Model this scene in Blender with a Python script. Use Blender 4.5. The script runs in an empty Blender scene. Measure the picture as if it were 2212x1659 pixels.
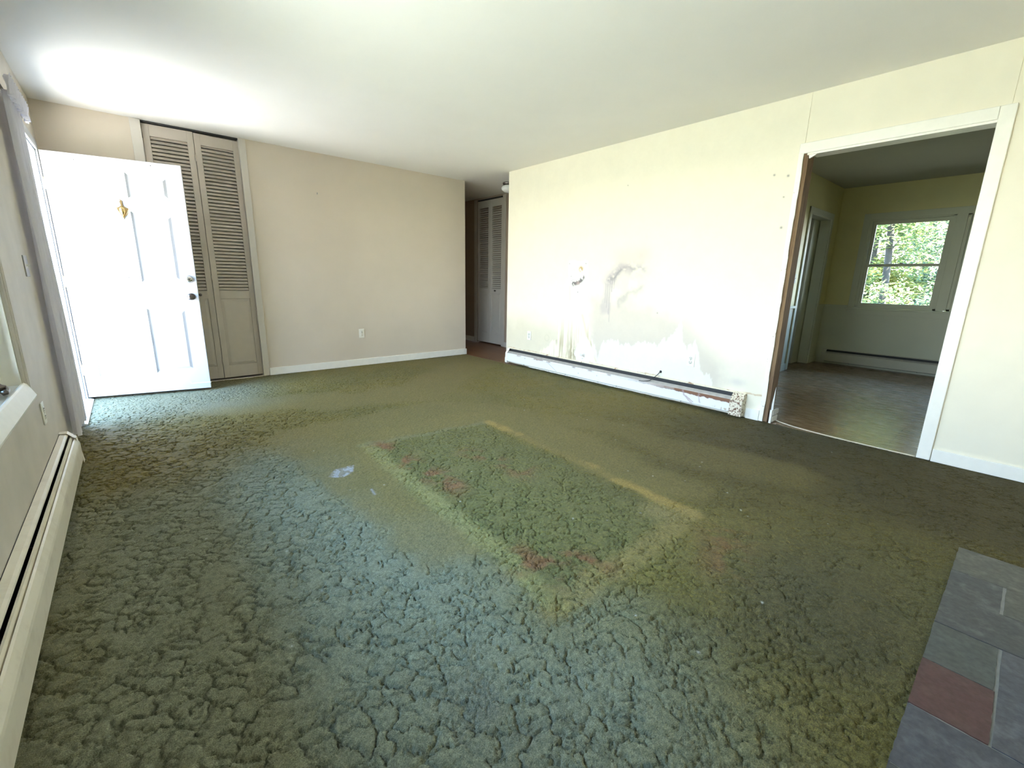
import bpy, bmesh, math, random
import numpy as np
from mathutils import Vector, Matrix

C = bpy.context.scene.collection
scene = bpy.context.scene
random.seed(7)
rng = np.random.default_rng(11)

# ------------------------------------------------------------------ camera
YAW, PITCH, ROLL = 0.708651, 0.229802, 0.020122
CAM = Vector((0.414606, -5.599165, 1.114020))
fw = Vector((math.sin(YAW)*math.cos(PITCH), math.cos(YAW)*math.cos(PITCH), -math.sin(PITCH)))
rt = Vector((math.cos(YAW), -math.sin(YAW), 0)); up = rt.cross(fw)
r2 = rt*math.cos(ROLL) + up*math.sin(ROLL); u2 = up*math.cos(ROLL) - rt*math.sin(ROLL)
cd = bpy.data.cameras.new('camera'); cam = bpy.data.objects.new('camera', cd); C.objects.link(cam)
cam.matrix_world = Matrix(((r2.x, u2.x, -fw.x, CAM.x), (r2.y, u2.y, -fw.y, CAM.y), (r2.z, u2.z, -fw.z, CAM.z), (0, 0, 0, 1)))
cd.sensor_fit = 'HORIZONTAL'; cd.sensor_width = 36.0; cd.lens = 36.0*955.057/2212; cd.clip_start = 0.02; cd.clip_end = 300
scene.camera = cam

# ------------------------------------------------------------------ world, sun, exposure
EXPOSURE = 4.32
scene.view_settings.view_transform = 'Standard'; scene.view_settings.look = 'None'
scene.view_settings.gamma = 1.0; scene.view_settings.exposure = EXPOSURE
scene.view_settings.use_curve_mapping = False
scene.cycles.max_bounces = 12; scene.cycles.diffuse_bounces = 8; scene.cycles.glossy_bounces = 4
scene.cycles.transmission_bounces = 8; scene.cycles.transparent_max_bounces = 12
scene.cycles.sample_clamp_indirect = 4.0; scene.cycles.use_denoising = True
scene.cycles.caustics_reflective = False; scene.cycles.caustics_refractive = False
w = bpy.data.worlds.new('sky'); scene.world = w; w.use_nodes = True
nt = w.node_tree; nt.nodes.clear()
tc = nt.nodes.new('ShaderNodeTexCoord'); sp = nt.nodes.new('ShaderNodeSeparateXYZ')
mr = nt.nodes.new('ShaderNodeMapRange'); mr.inputs[1].default_value = -0.05; mr.inputs[2].default_value = 0.6
cr = nt.nodes.new('ShaderNodeValToRGB')
cr.color_ramp.elements[0].position = 0.0; cr.color_ramp.elements[0].color = (1.35, 1.29, 1.18, 1)
cr.color_ramp.elements[1].position = 1.0; cr.color_ramp.elements[1].color = (0.30, 0.56, 1.0, 1)
e_ = cr.color_ramp.elements.new(0.30); e_.color = (0.66, 0.80, 1.0, 1)
bg = nt.nodes.new('ShaderNodeBackground'); bg.inputs[1].default_value = 1.5
wo = nt.nodes.new('ShaderNodeOutputWorld')
L = nt.links.new
L(tc.outputs['Generated'], sp.inputs[0]); L(sp.outputs[2], mr.inputs[0]); L(mr.outputs[0], cr.inputs[0]); L(cr.outputs[0], bg.inputs[0]); L(bg.outputs[0], wo.inputs[0])

def sun(direction, strength, color, ang=0.6):
    ld = bpy.data.lights.new('sun', 'SUN'); ld.energy = strength; ld.color = color; ld.angle = math.radians(ang)
    o = bpy.data.objects.new('sun', ld); C.objects.link(o)
    o.rotation_euler = Vector(direction).to_track_quat('-Z', 'Y').to_euler(); o.location = (0, -20, 20)
sun((0.05, 0.62, -0.80), 6.5, (1.0, 0.93, 0.80))

def daylight(name, loc, sx, sy, rot):            # sky portals in the openings
    ld = bpy.data.lights.new(name, 'AREA'); ld.shape = 'RECTANGLE'; ld.size = sx; ld.size_y = sy
    ld.cycles.is_portal = True
    o = bpy.data.objects.new(name, ld); C.objects.link(o); o.location = loc; o.rotation_euler = rot
H = 2.474
daylight('portal_front_door', (-0.16, -0.695, 1.03), 2.05, 0.93, (0, math.radians(-90), 0))
daylight('portal_left_window', (-0.16, -3.86, 1.36), 1.46, 2.22, (0, math.radians(-90), 0))
daylight('portal_dining_window', (8.50, -4.74, 1.44), 1.20, 1.80, (0, math.radians(90), 0))

# ------------------------------------------------------------------ material helpers
def sRGB(r, g, b):
    f = lambda c: (c/255/12.92) if c/255 <= 0.04045 else ((c/255+0.055)/1.055)**2.4
    return (f(r), f(g), f(b), 1)
def mat(name, col, rough=0.6, metal=0.0, noise=0.0, nscale=30, bump=0.0, bscale=200, attr=None, spec=0.4, sheen=0.0, col2=None, c2scale=4, c2lo=.45, c2hi=.65, stretch=None, sheentint=None):
    m = bpy.data.materials.new(name); m.use_nodes = True; t = m.node_tree; b = t.nodes['Principled BSDF']
    b.inputs['Base Color'].default_value = (*col[:3], 1); b.inputs['Roughness'].default_value = rough
    b.inputs['Metallic'].default_value = metal; b.inputs['Specular IOR Level'].default_value = spec
    if sheen:
        b.inputs['Sheen Weight'].default_value = sheen; b.inputs['Sheen Roughness'].default_value = 0.5
        if sheentint: b.inputs['Sheen Tint'].default_value = (*sheentint[:3], 1)
    g = t.nodes.new('ShaderNodeNewGeometry'); pos = g.outputs['Position']
    if stretch:
        mp = t.nodes.new('ShaderNodeMapping'); mp.inputs['Scale'].default_value = stretch; t.links.new(pos, mp.inputs[0]); pos = mp.outputs[0]
    src = None
    if attr:
        a = t.nodes.new('ShaderNodeAttribute'); a.attribute_name = attr; src = a.outputs['Color']
    if col2 is not None:
        n = t.nodes.new('ShaderNodeTexNoise'); n.inputs['Scale'].default_value = c2scale; n.inputs['Detail'].default_value = 6; n.inputs['Roughness'].default_value = .65
        t.links.new(pos, n.inputs['Vector'])
        r = t.nodes.new('ShaderNodeMapRange'); r.inputs[1].default_value = c2lo; r.inputs[2].default_value = c2hi; t.links.new(n.outputs[0], r.inputs[0])
        mx = t.nodes.new('ShaderNodeMix'); mx.data_type = 'RGBA'; t.links.new(r.outputs[0], mx.inputs[0])
        mx.inputs[6].default_value = (*col[:3], 1); mx.inputs[7].default_value = (*col2[:3], 1)
        if src is not None: t.links.new(src, mx.inputs[6])
        src = mx.outputs[2]
    if noise:
        n = t.nodes.new('ShaderNodeTexNoise'); n.inputs['Scale'].default_value = nscale; n.inputs['Detail'].default_value = 5
        t.links.new(pos, n.inputs['Vector'])
        r = t.nodes.new('ShaderNodeMapRange'); r.inputs[1].default_value = .3; r.inputs[2].default_value = .7; r.inputs[3].default_value = 1-noise; r.inputs[4].default_value = 1+noise*.6
        t.links.new(n.outputs[0], r.inputs[0])
        mx = t.nodes.new('ShaderNodeVectorMath'); mx.operation = 'SCALE'
        if src is not None: t.links.new(src, mx.inputs[0])
        else: mx.inputs[0].default_value = col[:3]
        t.links.new(r.outputs[0], mx.inputs['Scale']); src = mx.outputs[0]
    if src is not None: t.links.new(src, b.inputs['Base Color'])
    if bump:
        n = t.nodes.new('ShaderNodeTexNoise'); n.inputs['Scale'].default_value = bscale; n.inputs['Detail'].default_value = 4
        t.links.new(pos, n.inputs['Vector'])
        bp = t.nodes.new('ShaderNodeBump'); bp.inputs['Strength'].default_value = bump; bp.inputs['Distance'].default_value = 0.004 if attr == 'dye_and_light' else 0.002
        t.links.new(n.outputs[0], bp.inputs['Height']); t.links.new(bp.outputs[0], b.inputs['Normal'])
    return m

CREAM = (0.82, 0.77, 0.63); BEIGE = (0.65, 0.575, 0.475)
M = {}
M['cream'] = mat('cream_wall_paint', CREAM, .7, noise=.02, nscale=3, bump=.08, bscale=300, attr=None)
M['cream_marked'] = mat('cream_wall_paint_damaged', CREAM, .7, noise=.02, nscale=8, bump=.08, bscale=300, attr='paint')
M['beige'] = mat('beige_wall_paint', BEIGE, .75, noise=.025, nscale=3, bump=.08, bscale=300)
M['left_wall'] = mat('greyed_beige_wall_paint', (0.62, 0.57, 0.50), .6, noise=.08, nscale=5, bump=.1, bscale=120)
M['ceiling'] = mat('ceiling_paint', (0.81, 0.795, 0.765), .85, noise=.02, nscale=2, bump=.1, bscale=150)
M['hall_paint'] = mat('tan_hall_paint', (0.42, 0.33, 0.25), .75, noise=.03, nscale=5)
M['dining_upper'] = mat('yellow_dining_paint', (0.70, 0.66, 0.36), .6, noise=.03, nscale=3)
M['dining_lower'] = mat('grey_green_dining_paint', (0.60, 0.62, 0.50), .6, noise=.03, nscale=3)
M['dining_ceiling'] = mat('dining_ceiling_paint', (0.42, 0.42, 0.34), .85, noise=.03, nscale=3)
M['trim'] = mat('white_trim_paint', (0.86, 0.84, 0.77), .4, noise=.03, nscale=20)
M['trim_worn'] = mat('chipped_white_paint', (0.86, 0.84, 0.77), .45, col2=(.45, .40, .32), c2scale=22, c2lo=.64, c2hi=.68)
M['door_white'] = mat('front_door_paint', (0.47, 0.48, 0.50), .35, noise=.015, nscale=10)
M['louver'] = mat('taupe_louver_paint', (0.56, 0.50, 0.43), .5, noise=.03, nscale=12)
M['closet_trim'] = mat('closet_trim_paint', (0.64, 0.60, 0.54), .5, noise=.02, nscale=12)
M['dark'] = mat('dark_void', (0.02, 0.018, 0.016), .9)
M['dark_metal'] = mat('near_black_metal', (0.05, 0.05, 0.05), .6, metal=.3)
M['brass'] = mat('polished_brass', (0.80, 0.58, 0.25), .2, metal=1.0, noise=.1, nscale=40)
M['bronze'] = mat('aged_bronze', (0.16, 0.14, 0.13), .3, metal=1.0)
M['nickel'] = mat('satin_nickel', (0.75, 0.72, 0.66), .25, metal=1.0)
M['heater_cream'] = mat('cream_enamel_dusty', (0.80, 0.745, 0.63), .4, col2=(.62, .55, .45), c2scale=9, c2lo=.5, c2hi=.85)
M['heater_white'] = mat('white_enamel', (0.80, 0.82, 0.82), .4, col2=(.40, .36, .32), c2scale=14, c2lo=.66, c2hi=.70, attr='paint')
M['heater_lip'] = mat('cream_enamel_rust_edge', (0.78, 0.72, 0.56), .45, col2=(.36, .19, .09), c2scale=14, c2lo=.56, c2hi=.64)
M['damper'] = mat('grey_damper_metal', (0.42, 0.40, 0.37), .45, metal=.2, noise=.15, nscale=20)
M['rusty'] = mat('rusted_enamel', (0.74, 0.68, 0.54), .5, col2=(.15, .07, .035), c2scale=75, c2lo=.52, c2hi=.56)
M['rust'] = mat('rust', (0.22, 0.10, 0.05), .8, noise=.3, nscale=60)
M['heater_dining'] = mat('dining_heater_enamel', (0.56, 0.55, 0.46), .45, noise=.03, nscale=10)
M['plate'] = mat('ivory_plastic', (0.80, 0.78, 0.70), .35)
M['slot'] = mat('slot_black', (0.03, 0.03, 0.03), .5)
M['plate_dark'] = mat('grey_plastic', (0.36, 0.35, 0.34), .35)
M['curtain'] = mat('lilac_grey_sheer_fabric', (0.80, 0.79, 0.86), .8, noise=.06, nscale=25, sheen=.3)
def fabricmat(name, c):
    m = bpy.data.materials.new(name); m.use_nodes = True; t = m.node_tree; t.nodes.clear()
    o = t.nodes.new('ShaderNodeOutputMaterial'); d = t.nodes.new('ShaderNodeBsdfDiffuse'); tl = t.nodes.new('ShaderNodeBsdfTranslucent'); mx = t.nodes.new('ShaderNodeMixShader'); mx.inputs[0].default_value = .25
    g = t.nodes.new('ShaderNodeNewGeometry'); mp = t.nodes.new('ShaderNodeMapping'); mp.inputs['Scale'].default_value = (60, 60, 6); n = t.nodes.new('ShaderNodeTexNoise'); n.inputs['Scale'].default_value = 3
    cr = t.nodes.new('ShaderNodeValToRGB'); cr.color_ramp.elements[0].color = (c[0]*.85, c[1]*.85, c[2]*.88, 1); cr.color_ramp.elements[1].color = (*c, 1)
    t.links.new(g.outputs['Position'], mp.inputs[0]); t.links.new(mp.outputs[0], n.inputs[0]); t.links.new(n.outputs[0], cr.inputs[0])
    t.links.new(cr.outputs[0], d.inputs[0]); t.links.new(cr.outputs[0], tl.inputs[0]); t.links.new(d.outputs[0], mx.inputs[1]); t.links.new(tl.outputs[0], mx.inputs[2]); t.links.new(mx.outputs[0], o.inputs[0]); return m
M['curtain'] = fabricmat('lilac_white_sheer_fabric', (.86, .85, .93))
M['rod'] = mat('curtain_rod_metal', (0.30, 0.28, 0.26), .4, metal=.6)
M['raw_wood'] = mat('raw_stud_wood', (0.23, 0.15, 0.08), .8, col2=(.15, .09, .05), c2scale=9, c2lo=.45, c2hi=.6, stretch=(6, 6, .5))
M['cable'] = mat('black_cable', (0.03, 0.03, 0.032), .5)
M['string'] = mat('pale_carpet_backing', (0.62, 0.56, 0.42), .8)
M['glass_white'] = mat('opal_glass', (0.82, 0.82, 0.80), .2)
M['sill_sky_tint'] = mat('window_sill_gloss', (0.72, 0.76, 0.80), .15, spec=.6)  # blue sky reflection tinted into the sill's base colour
M['threshold'] = mat('aluminium_threshold', (0.82, 0.83, 0.85), .35, metal=.3)
M['concrete'] = mat('sunlit_concrete', (0.55, 0.52, 0.46), .8, noise=.06, nscale=8)
M['grass'] = mat('lawn', (0.34, 0.33, 0.25), .9, noise=.25, nscale=6)
M['bark'] = mat('grey_bark', (0.035, 0.032, 0.026), .9, noise=.3, nscale=12, bump=.5, bscale=40)
M['grout'] = mat('pale_grout', (0.24, 0.235, 0.215), .85, noise=.1, nscale=40)
def slate(n, c, c2): return mat('slate_'+n, c, .5, col2=c2, c2scale=14, c2lo=.5, c2hi=.66, bump=1.0, bscale=40, noise=.25, nscale=60)
M['slate_grey'] = slate('grey', (.060, .062, .062), (.105, .105, .10))
M['slate_green'] = slate('green', (.068, .074, .068), (.085, .092, .085))
M['slate_red'] = slate('red', (.088, .040, .038), (.105, .055, .046))
M['slate_blue'] = slate('blue', (.074, .076, .088), (.12, .12, .13))
M['slate_olive'] = slate('olive', (.080, .080, .066), (.125, .120, .10))

def glassmat():
    m = bpy.data.materials.new('window_glass'); m.use_nodes = True; t = m.node_tree; t.nodes.clear()
    o = t.nodes.new('ShaderNodeOutputMaterial'); tr = t.nodes.new('ShaderNodeBsdfTransparent'); gl = t.nodes.new('ShaderNodeBsdfGlossy')
    gl.inputs['Roughness'].default_value = 0.02; fr = t.nodes.new('ShaderNodeFresnel'); fr.inputs[0].default_value = 1.3
    mx = t.nodes.new('ShaderNodeMixShader'); t.links.new(fr.outputs[0], mx.inputs[0]); t.links.new(tr.outputs[0], mx.inputs[1]); t.links.new(gl.outputs[0], mx.inputs[2]); t.links.new(mx.outputs[0], o.inputs[0])
    tr.inputs[0].default_value = (.93, .96, .95, 1)
    return m
M['glass'] = glassmat()

def hardwood(name, c1, c2, rough=.3, along='X'):
    m = bpy.data.materials.new(name); m.use_nodes = True; t = m.node_tree; b = t.nodes['Principled BSDF']; b.inputs['Roughness'].default_value = rough; b.inputs['Coat Weight'].default_value = .0; b.inputs['Specular IOR Level'].default_value = .6
    g = t.nodes.new('ShaderNodeNewGeometry')
    mp = t.nodes.new('ShaderNodeMapping')
    if along == 'Y': mp.inputs['Rotation'].default_value = (0, 0, math.radians(90))
    t.links.new(g.outputs['Position'], mp.inputs[0])
    br = t.nodes.new('ShaderNodeTexBrick'); br.inputs['Scale'].default_value = 1.0; br.inputs['Brick Width'].default_value = 0.9; br.inputs['Row Height'].default_value = 0.057
    br.inputs['Mortar Size'].default_value = 0.0012; br.offset = .37; br.inputs['Color1'].default_value = (*c1, 1); br.inputs['Color2'].default_value = (*c2, 1)
    br.inputs['Mortar'].default_value = (c1[0]*.3, c1[1]*.3, c1[2]*.3, 1)
    t.links.new(mp.outputs[0], br.inputs[0])
    m2 = t.nodes.new('ShaderNodeMapping'); m2.inputs['Scale'].default_value = (3, 60, 3); t.links.new(mp.outputs[0], m2.inputs[0])
    n = t.nodes.new('ShaderNodeTexNoise'); n.inputs['Scale'].default_value = 2; n.inputs['Detail'].default_value = 6; t.links.new(m2.outputs[0], n.inputs[0])
    r = t.nodes.new('ShaderNodeMapRange'); r.inputs[1].default_value = .3; r.inputs[2].default_value = .7; r.inputs[3].default_value = .7; r.inputs[4].default_value = 1.25; t.links.new(n.outputs[0], r.inputs[0])
    v = t.nodes.new('ShaderNodeVectorMath'); v.operation = 'SCALE'; t.links.new(br.outputs[0], v.inputs[0]); t.links.new(r.outputs[0], v.inputs['Scale']); t.links.new(v.outputs[0], b.inputs['Base Color'])
    r3 = t.nodes.new('ShaderNodeMapRange'); r3.inputs[3].default_value = rough-.05; r3.inputs[4].default_value = rough+.15; t.links.new(n.outputs[0], r3.inputs[0]); t.links.new(r3.outputs[0], b.inputs['Roughness'])
    bp = t.nodes.new('ShaderNodeBump'); bp.inputs['Strength'].default_value = .25; bp.inputs['Distance'].default_value = .002; t.links.new(br.outputs['Fac'], bp.inputs['Height']); bp.invert = True; t.links.new(bp.outputs[0], b.inputs['Normal'])
    return m
M['hardwood_dining'] = hardwood('brown_hardwood', (.22, .13, .065), (.27, .165, .085), .22, 'Y')
M['hardwood_hall'] = hardwood('reddish_hardwood', (.20, .095, .042), (.24, .12, .055), .4, 'Y')

def leafmat(name, c):
    m = bpy.data.materials.new(name); m.use_nodes = True; t = m.node_tree; t.nodes.clear()
    o = t.nodes.new('ShaderNodeOutputMaterial'); d = t.nodes.new('ShaderNodeBsdfDiffuse'); tl = t.nodes.new('ShaderNodeBsdfTranslucent')
    g = t.nodes.new('ShaderNodeNewGeometry'); cr = t.nodes.new('ShaderNodeValToRGB')
    cr.color_ramp.elements[0].color = (c[0]*.6, c[1]*.7, c[2]*.8, 1); cr.color_ramp.elements[1].color = (c[0]*1.7, c[1]*1.35, c[2]*.9, 1)
    t.links.new(g.outputs['Random Per Island'], cr.inputs[0]); t.links.new(cr.outputs[0], d.inputs[0]); t.links.new(cr.outputs[0], tl.inputs[0])
    mx = t.nodes.new('ShaderNodeMixShader'); mx.inputs[0].default_value = .5; t.links.new(d.outputs[0], mx.inputs[1]); t.links.new(tl.outputs[0], mx.inputs[2]); t.links.new(mx.outputs[0], o.inputs[0])
    return m
M['leaf'] = leafmat('green_leaves', (.115, .17, .085)); M['leaf_yellow'] = leafmat('yellow_green_leaves', (.19, .22, .08)); M['leaf_blue'] = leafmat('blue_green_leaves', (.095, .15, .11))

# ------------------------------------------------------------------ mesh helpers
def BM(): return bmesh.new()
def box(bm, x0, x1, y0, y1, z0, z1, bev=0.0, mi=0):
    x0, x1 = min(x0, x1), max(x0, x1); y0, y1 = min(y0, y1), max(y0, y1); z0, z1 = min(z0, z1), max(z0, z1)
    v = [bm.verts.new(p) for p in ((x0,y0,z0),(x1,y0,z0),(x1,y1,z0),(x0,y1,z0),(x0,y0,z1),(x1,y0,z1),(x1,y1,z1),(x0,y1,z1))]
    fs = [bm.faces.new([v[i] for i in q]) for q in ((3,2,1,0),(4,5,6,7),(0,1,5,4),(1,2,6,5),(2,3,7,6),(3,0,4,7))]
    for f in fs: f.material_index = mi
    if bev > 0:
        es = list({e for f in fs for e in f.edges})
        r = bmesh.ops.bevel(bm, geom=es, offset=bev, segments=2, affect='EDGES', profile=.5)
        for f in r['faces']: f.material_index = mi
    return bm
def extr(bm, poly, axis, a, b, mi=0):
    """closed polygon poly of 2-D points extruded along axis; axis 'y': (x,z); 'x': (y,z); 'z': (x,y)"""
    def P(p, t):
        return {'y': (p[0], t, p[1]), 'x': (t, p[0], p[1]), 'z': (p[0], p[1], t)}[axis]
    A = [bm.verts.new(P(p, a)) for p in poly]; B = [bm.verts.new(P(p, b)) for p in poly]
    n = len(poly); fs = [bm.faces.new(A), bm.faces.new(B[::-1])]
    for i in range(n): fs.append(bm.faces.new((A[i], B[i], B[(i+1) % n], A[(i+1) % n])))
    for f in fs: f.material_index = mi
    bmesh.ops.recalc_face_normals(bm, faces=fs)
    return bm
def sheet_poly(pts, t):
    """thicken an open polyline into a closed polygon"""
    out, n = [], len(pts)
    for i, p in enumerate(pts):
        a = pts[max(i-1, 0)]; b = pts[min(i+1, n-1)]
        dx, dy = b[0]-a[0], b[1]-a[1]; l = math.hypot(dx, dy) or 1
        out.append((p[0]+dy/l*t, p[1]-dx/l*t))
    return list(pts) + out[::-1]
def lathe(bm, prof, org, axis=(0, 0, 1), seg=24, mi=0, smooth=True):
    ax = Vector(axis).normalized(); q = Vector((0, 0, 1)).rotation_difference(ax); o = Vector(org); rings = []
    for r, h in prof:
        if r < 1e-6: rings.append([bm.verts.new(o + q @ Vector((0, 0, h)))])
        else: rings.append([bm.verts.new(o + q @ Vector((r*math.cos(2*math.pi*k/seg), r*math.sin(2*math.pi*k/seg), h))) for k in range(seg)])
    for a, b in zip(rings[:-1], rings[1:]):
        for k in range(seg):
            k2 = (k+1) % seg
            if len(a) == 1 and len(b) == 1: break
            if len(a) == 1: f = bm.faces.new((a[0], b[k2], b[k]))
            elif len(b) == 1: f = bm.faces.new((a[k], a[k2], b[0]))
            else: f = bm.faces.new((a[k], a[k2], b[k2], b[k]))
            f.smooth = smooth; f.material_index = mi
    bmesh.ops.recalc_face_normals(bm, faces=bm.faces)
    return bm
def tube(bm, pts, r, seg=8, mi=0, r1=None, smooth_pts=0):
    pts = [Vector(p) for p in pts]
    for _ in range(smooth_pts):
        q = [pts[0]]
        for a, b in zip(pts[:-1], pts[1:]): q += [a*.75+b*.25, a*.25+b*.75]
        pts = q + [pts[-1]]
    n = len(pts); rings = []
    ref = Vector((0, 0, 1))
    for i, p in enumerate(pts):
        d = (pts[min(i+1, n-1)] - pts[max(i-1, 0)]).normalized()
        rf = ref if abs(d.dot(ref)) < .95 else Vector((1, 0, 0))
        s = d.cross(rf).normalized(); t = d.cross(s).normalized()
        rr = r if r1 is None else r + (r1-r)*i/(n-1)
        rings.append([bm.verts.new(p + s*rr*math.cos(2*math.pi*k/seg) + t*rr*math.sin(2*math.pi*k/seg)) for k in range(seg)])
    for a, b in zip(rings[:-1], rings[1:]):
        for k in range(seg):
            f = bm.faces.new((a[k], a[(k+1) % seg], b[(k+1) % seg], b[k])); f.smooth = True; f.material_index = mi
    bm.faces.new(rings[0][::-1]).material_index = mi; bm.faces.new(rings[-1]).material_index = mi
    bmesh.ops.recalc_face_normals(bm, faces=bm.faces)
    return bm
def obj(name, bm, mats, parent=None, label=None):
    me = bpy.data.meshes.new(name); bm.to_mesh(me); bm.free()
    for m in (mats if isinstance(mats, (list, tuple)) else [mats]): me.materials.append(M[m] if isinstance(m, str) else m)
    o = bpy.data.objects.new(name, me); C.objects.link(o)
    if parent is not None: o.parent = parent
    if label: o['label'] = label
    return o
def tag(o, label, cat, group=None, kind=None):
    o['label'] = label; o['category'] = cat
    if group: o['group'] = group
    if kind: o['kind'] = kind
    return o
def empty(name, loc, label, cat, rz=0, group=None, kind=None):
    o = bpy.data.objects.new(name, None); C.objects.link(o); o.location = loc; o.rotation_euler = (0, 0, rz)
    return tag(o, label, cat, group, kind)
def struct(name, bm, mats, label, cat, parent=None):
    o = obj(name, bm, mats, parent)
    return tag(o, label, cat, kind='structure')

# ---- numpy noise and masks
def _hash(ix, iy, s):
    h = (ix.astype(np.int64)*374761393 + iy.astype(np.int64)*668265263 + s*1442695041) & 0xFFFFFFFF
    h = ((h ^ (h >> 13))*1274126177) & 0xFFFFFFFF
    h = ((h ^ (h >> 16))*2246822519) & 0xFFFFFFFF
    return ((h ^ (h >> 15)) & 0xFFFFFF)/float(0xFFFFFF)
def vnoise(x, y, s=0):
    ix, iy = np.floor(x), np.floor(y); fx, fy = x-ix, y-iy
    fx = fx*fx*(3-2*fx); fy = fy*fy*(3-2*fy)
    a, b, c, d = _hash(ix, iy, s), _hash(ix+1, iy, s), _hash(ix, iy+1, s), _hash(ix+1, iy+1, s)
    return (a*(1-fx)+b*fx)*(1-fy) + (c*(1-fx)+d*fx)*fy
def fbm(x, y, s=0, o=4):
    r, a, t = 0, .5, 0
    for k in range(o):
        r = r + a*vnoise(x*2**k, y*2**k, s+k*17); t += a; a *= .5
    return r/t
def voronoi_edge(x, y, s=0):
    ix, iy = np.floor(x), np.floor(y)
    best = np.full(x.shape, 9.0); bx = np.zeros_like(x); by = np.zeros_like(x)
    pts = []
    for dx in (-1, 0, 1):
        for dy in (-1, 0, 1):
            jx, jy = ix+dx, iy+dy
            px = jx + .5 + (_hash(jx, jy, s)-.5)*.86; py = jy + .5 + (_hash(jx, jy, s+5)-.5)*.86
            d = (px-x)**2+(py-y)**2; m = d < best
            best = np.where(m, d, best); bx = np.where(m, px, bx); by = np.where(m, py, by); pts.append((px, py))
    e = np.full(x.shape, 9.0)
    for px, py in pts:
        vx, vy = px-bx, py-by; l = np.sqrt(vx*vx+vy*vy)
        ok = l > 1e-5
        dd = ((px+bx)/2-x)*vx + ((py+by)/2-y)*vy
        dd = np.where(ok, dd/np.maximum(l, 1e-5), 9.0); e = np.minimum(e, dd)
    return e
def sstep(a, b, v):
    t = np.clip((v-a)/(b-a), 0, 1); return t*t*(3-2*t)
def poly_sd(px, py, poly):
    """signed distance, negative inside"""
    n = len(poly); d = np.full(px.shape, 1e9); ins = np.zeros(px.shape, bool)
    for i in range(n):
        ax, ay = poly[i]; bx, by = poly[(i+1) % n]
        ex, ey = bx-ax, by-ay; wx, wy = px-ax, py-ay
        t = np.clip((wx*ex+wy*ey)/(ex*ex+ey*ey+1e-12), 0, 1)
        d = np.minimum(d, (wx-ex*t)**2+(wy-ey*t)**2)
        c = ((ay > py) != (by > py)) & (px < (bx-ax)*(py-ay)/((by-ay) if by != ay else 1e-9)+ax)
        ins ^= c
    return np.where(ins, -1, 1)*np.sqrt(d)
def line_d(px, py, pts):
    d = np.full(px.shape, 1e9)
    for (ax, ay), (bx, by) in zip(pts[:-1], pts[1:]):
        ex, ey = bx-ax, by-ay; wx, wy = px-ax, py-ay
        t = np.clip((wx*ex+wy*ey)/(ex*ex+ey*ey+1e-12), 0, 1)
        d = np.minimum(d, (wx-ex*t)**2+(wy-ey*t)**2)
    return np.sqrt(d)
def lerp(col, c, m):
    return col*(1-m[..., None]) + np.array(c)*m[..., None]
def grid_mesh(name, co, nu, nv, attr, colors, mats, flip=False, keep=None):
    idx = np.arange(nu*nv).reshape(nv, nu)
    a, b, c, d = idx[:-1, :-1].ravel(), idx[:-1, 1:].ravel(), idx[1:, 1:].ravel(), idx[1:, :-1].ravel()
    q = np.stack([a, d, c, b] if flip else [a, b, c, d], 1)
    if keep is not None: q = q[keep]
    me = bpy.data.meshes.new(name); me.vertices.add(nu*nv); me.vertices.foreach_set('co', co.astype(np.float32).ravel())
    nq = len(q); me.loops.add(nq*4); me.loops.foreach_set('vertex_index', q.astype(np.int32).ravel())
    me.polygons.add(nq); me.polygons.foreach_set('loop_start', (np.arange(nq)*4).astype(np.int32)); me.polygons.foreach_set('loop_total', np.full(nq, 4, np.int32))
    me.update(calc_edges=True)
    at = me.color_attributes.new(attr, 'FLOAT_COLOR', 'POINT')
    cc = np.ones((nu*nv, 4), np.float32); cc[:, :3] = colors.reshape(-1, 3); at.data.foreach_set('color', cc.ravel())
    for m in mats: me.materials.append(M[m])
    me.polygons.foreach_set('use_smooth', np.ones(nq, bool))
    o = bpy.data.objects.new(name, me); C.objects.link(o); return o
def join_box_mesh(o, bm, attr, color):
    """append the faces of bm to o's mesh, painted flat"""
    b2 = bmesh.new(); b2.from_mesh(o.data); lay = b2.verts.layers.float_color[attr]
    tmp = bpy.data.meshes.new('tmp'); bm.to_mesh(tmp); bm.free(); n0 = len(b2.verts)
    b2.from_mesh(tmp); b2.verts.ensure_lookup_table()
    for v in b2.verts[n0:]: v[lay] = (*color[:3], 1)
    b2.to_mesh(o.data); b2.free(); bpy.data.meshes.remove(tmp)

W = 4.353          # plane of the cream wall
WT = 0.125         # its thickness
YR = -6.05         # wall behind the camera
FX = 8.35          # far wall of the dining room
DY = -3.50         # left wall of the dining room
HX = 5.23          # far wall of the hall

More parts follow.
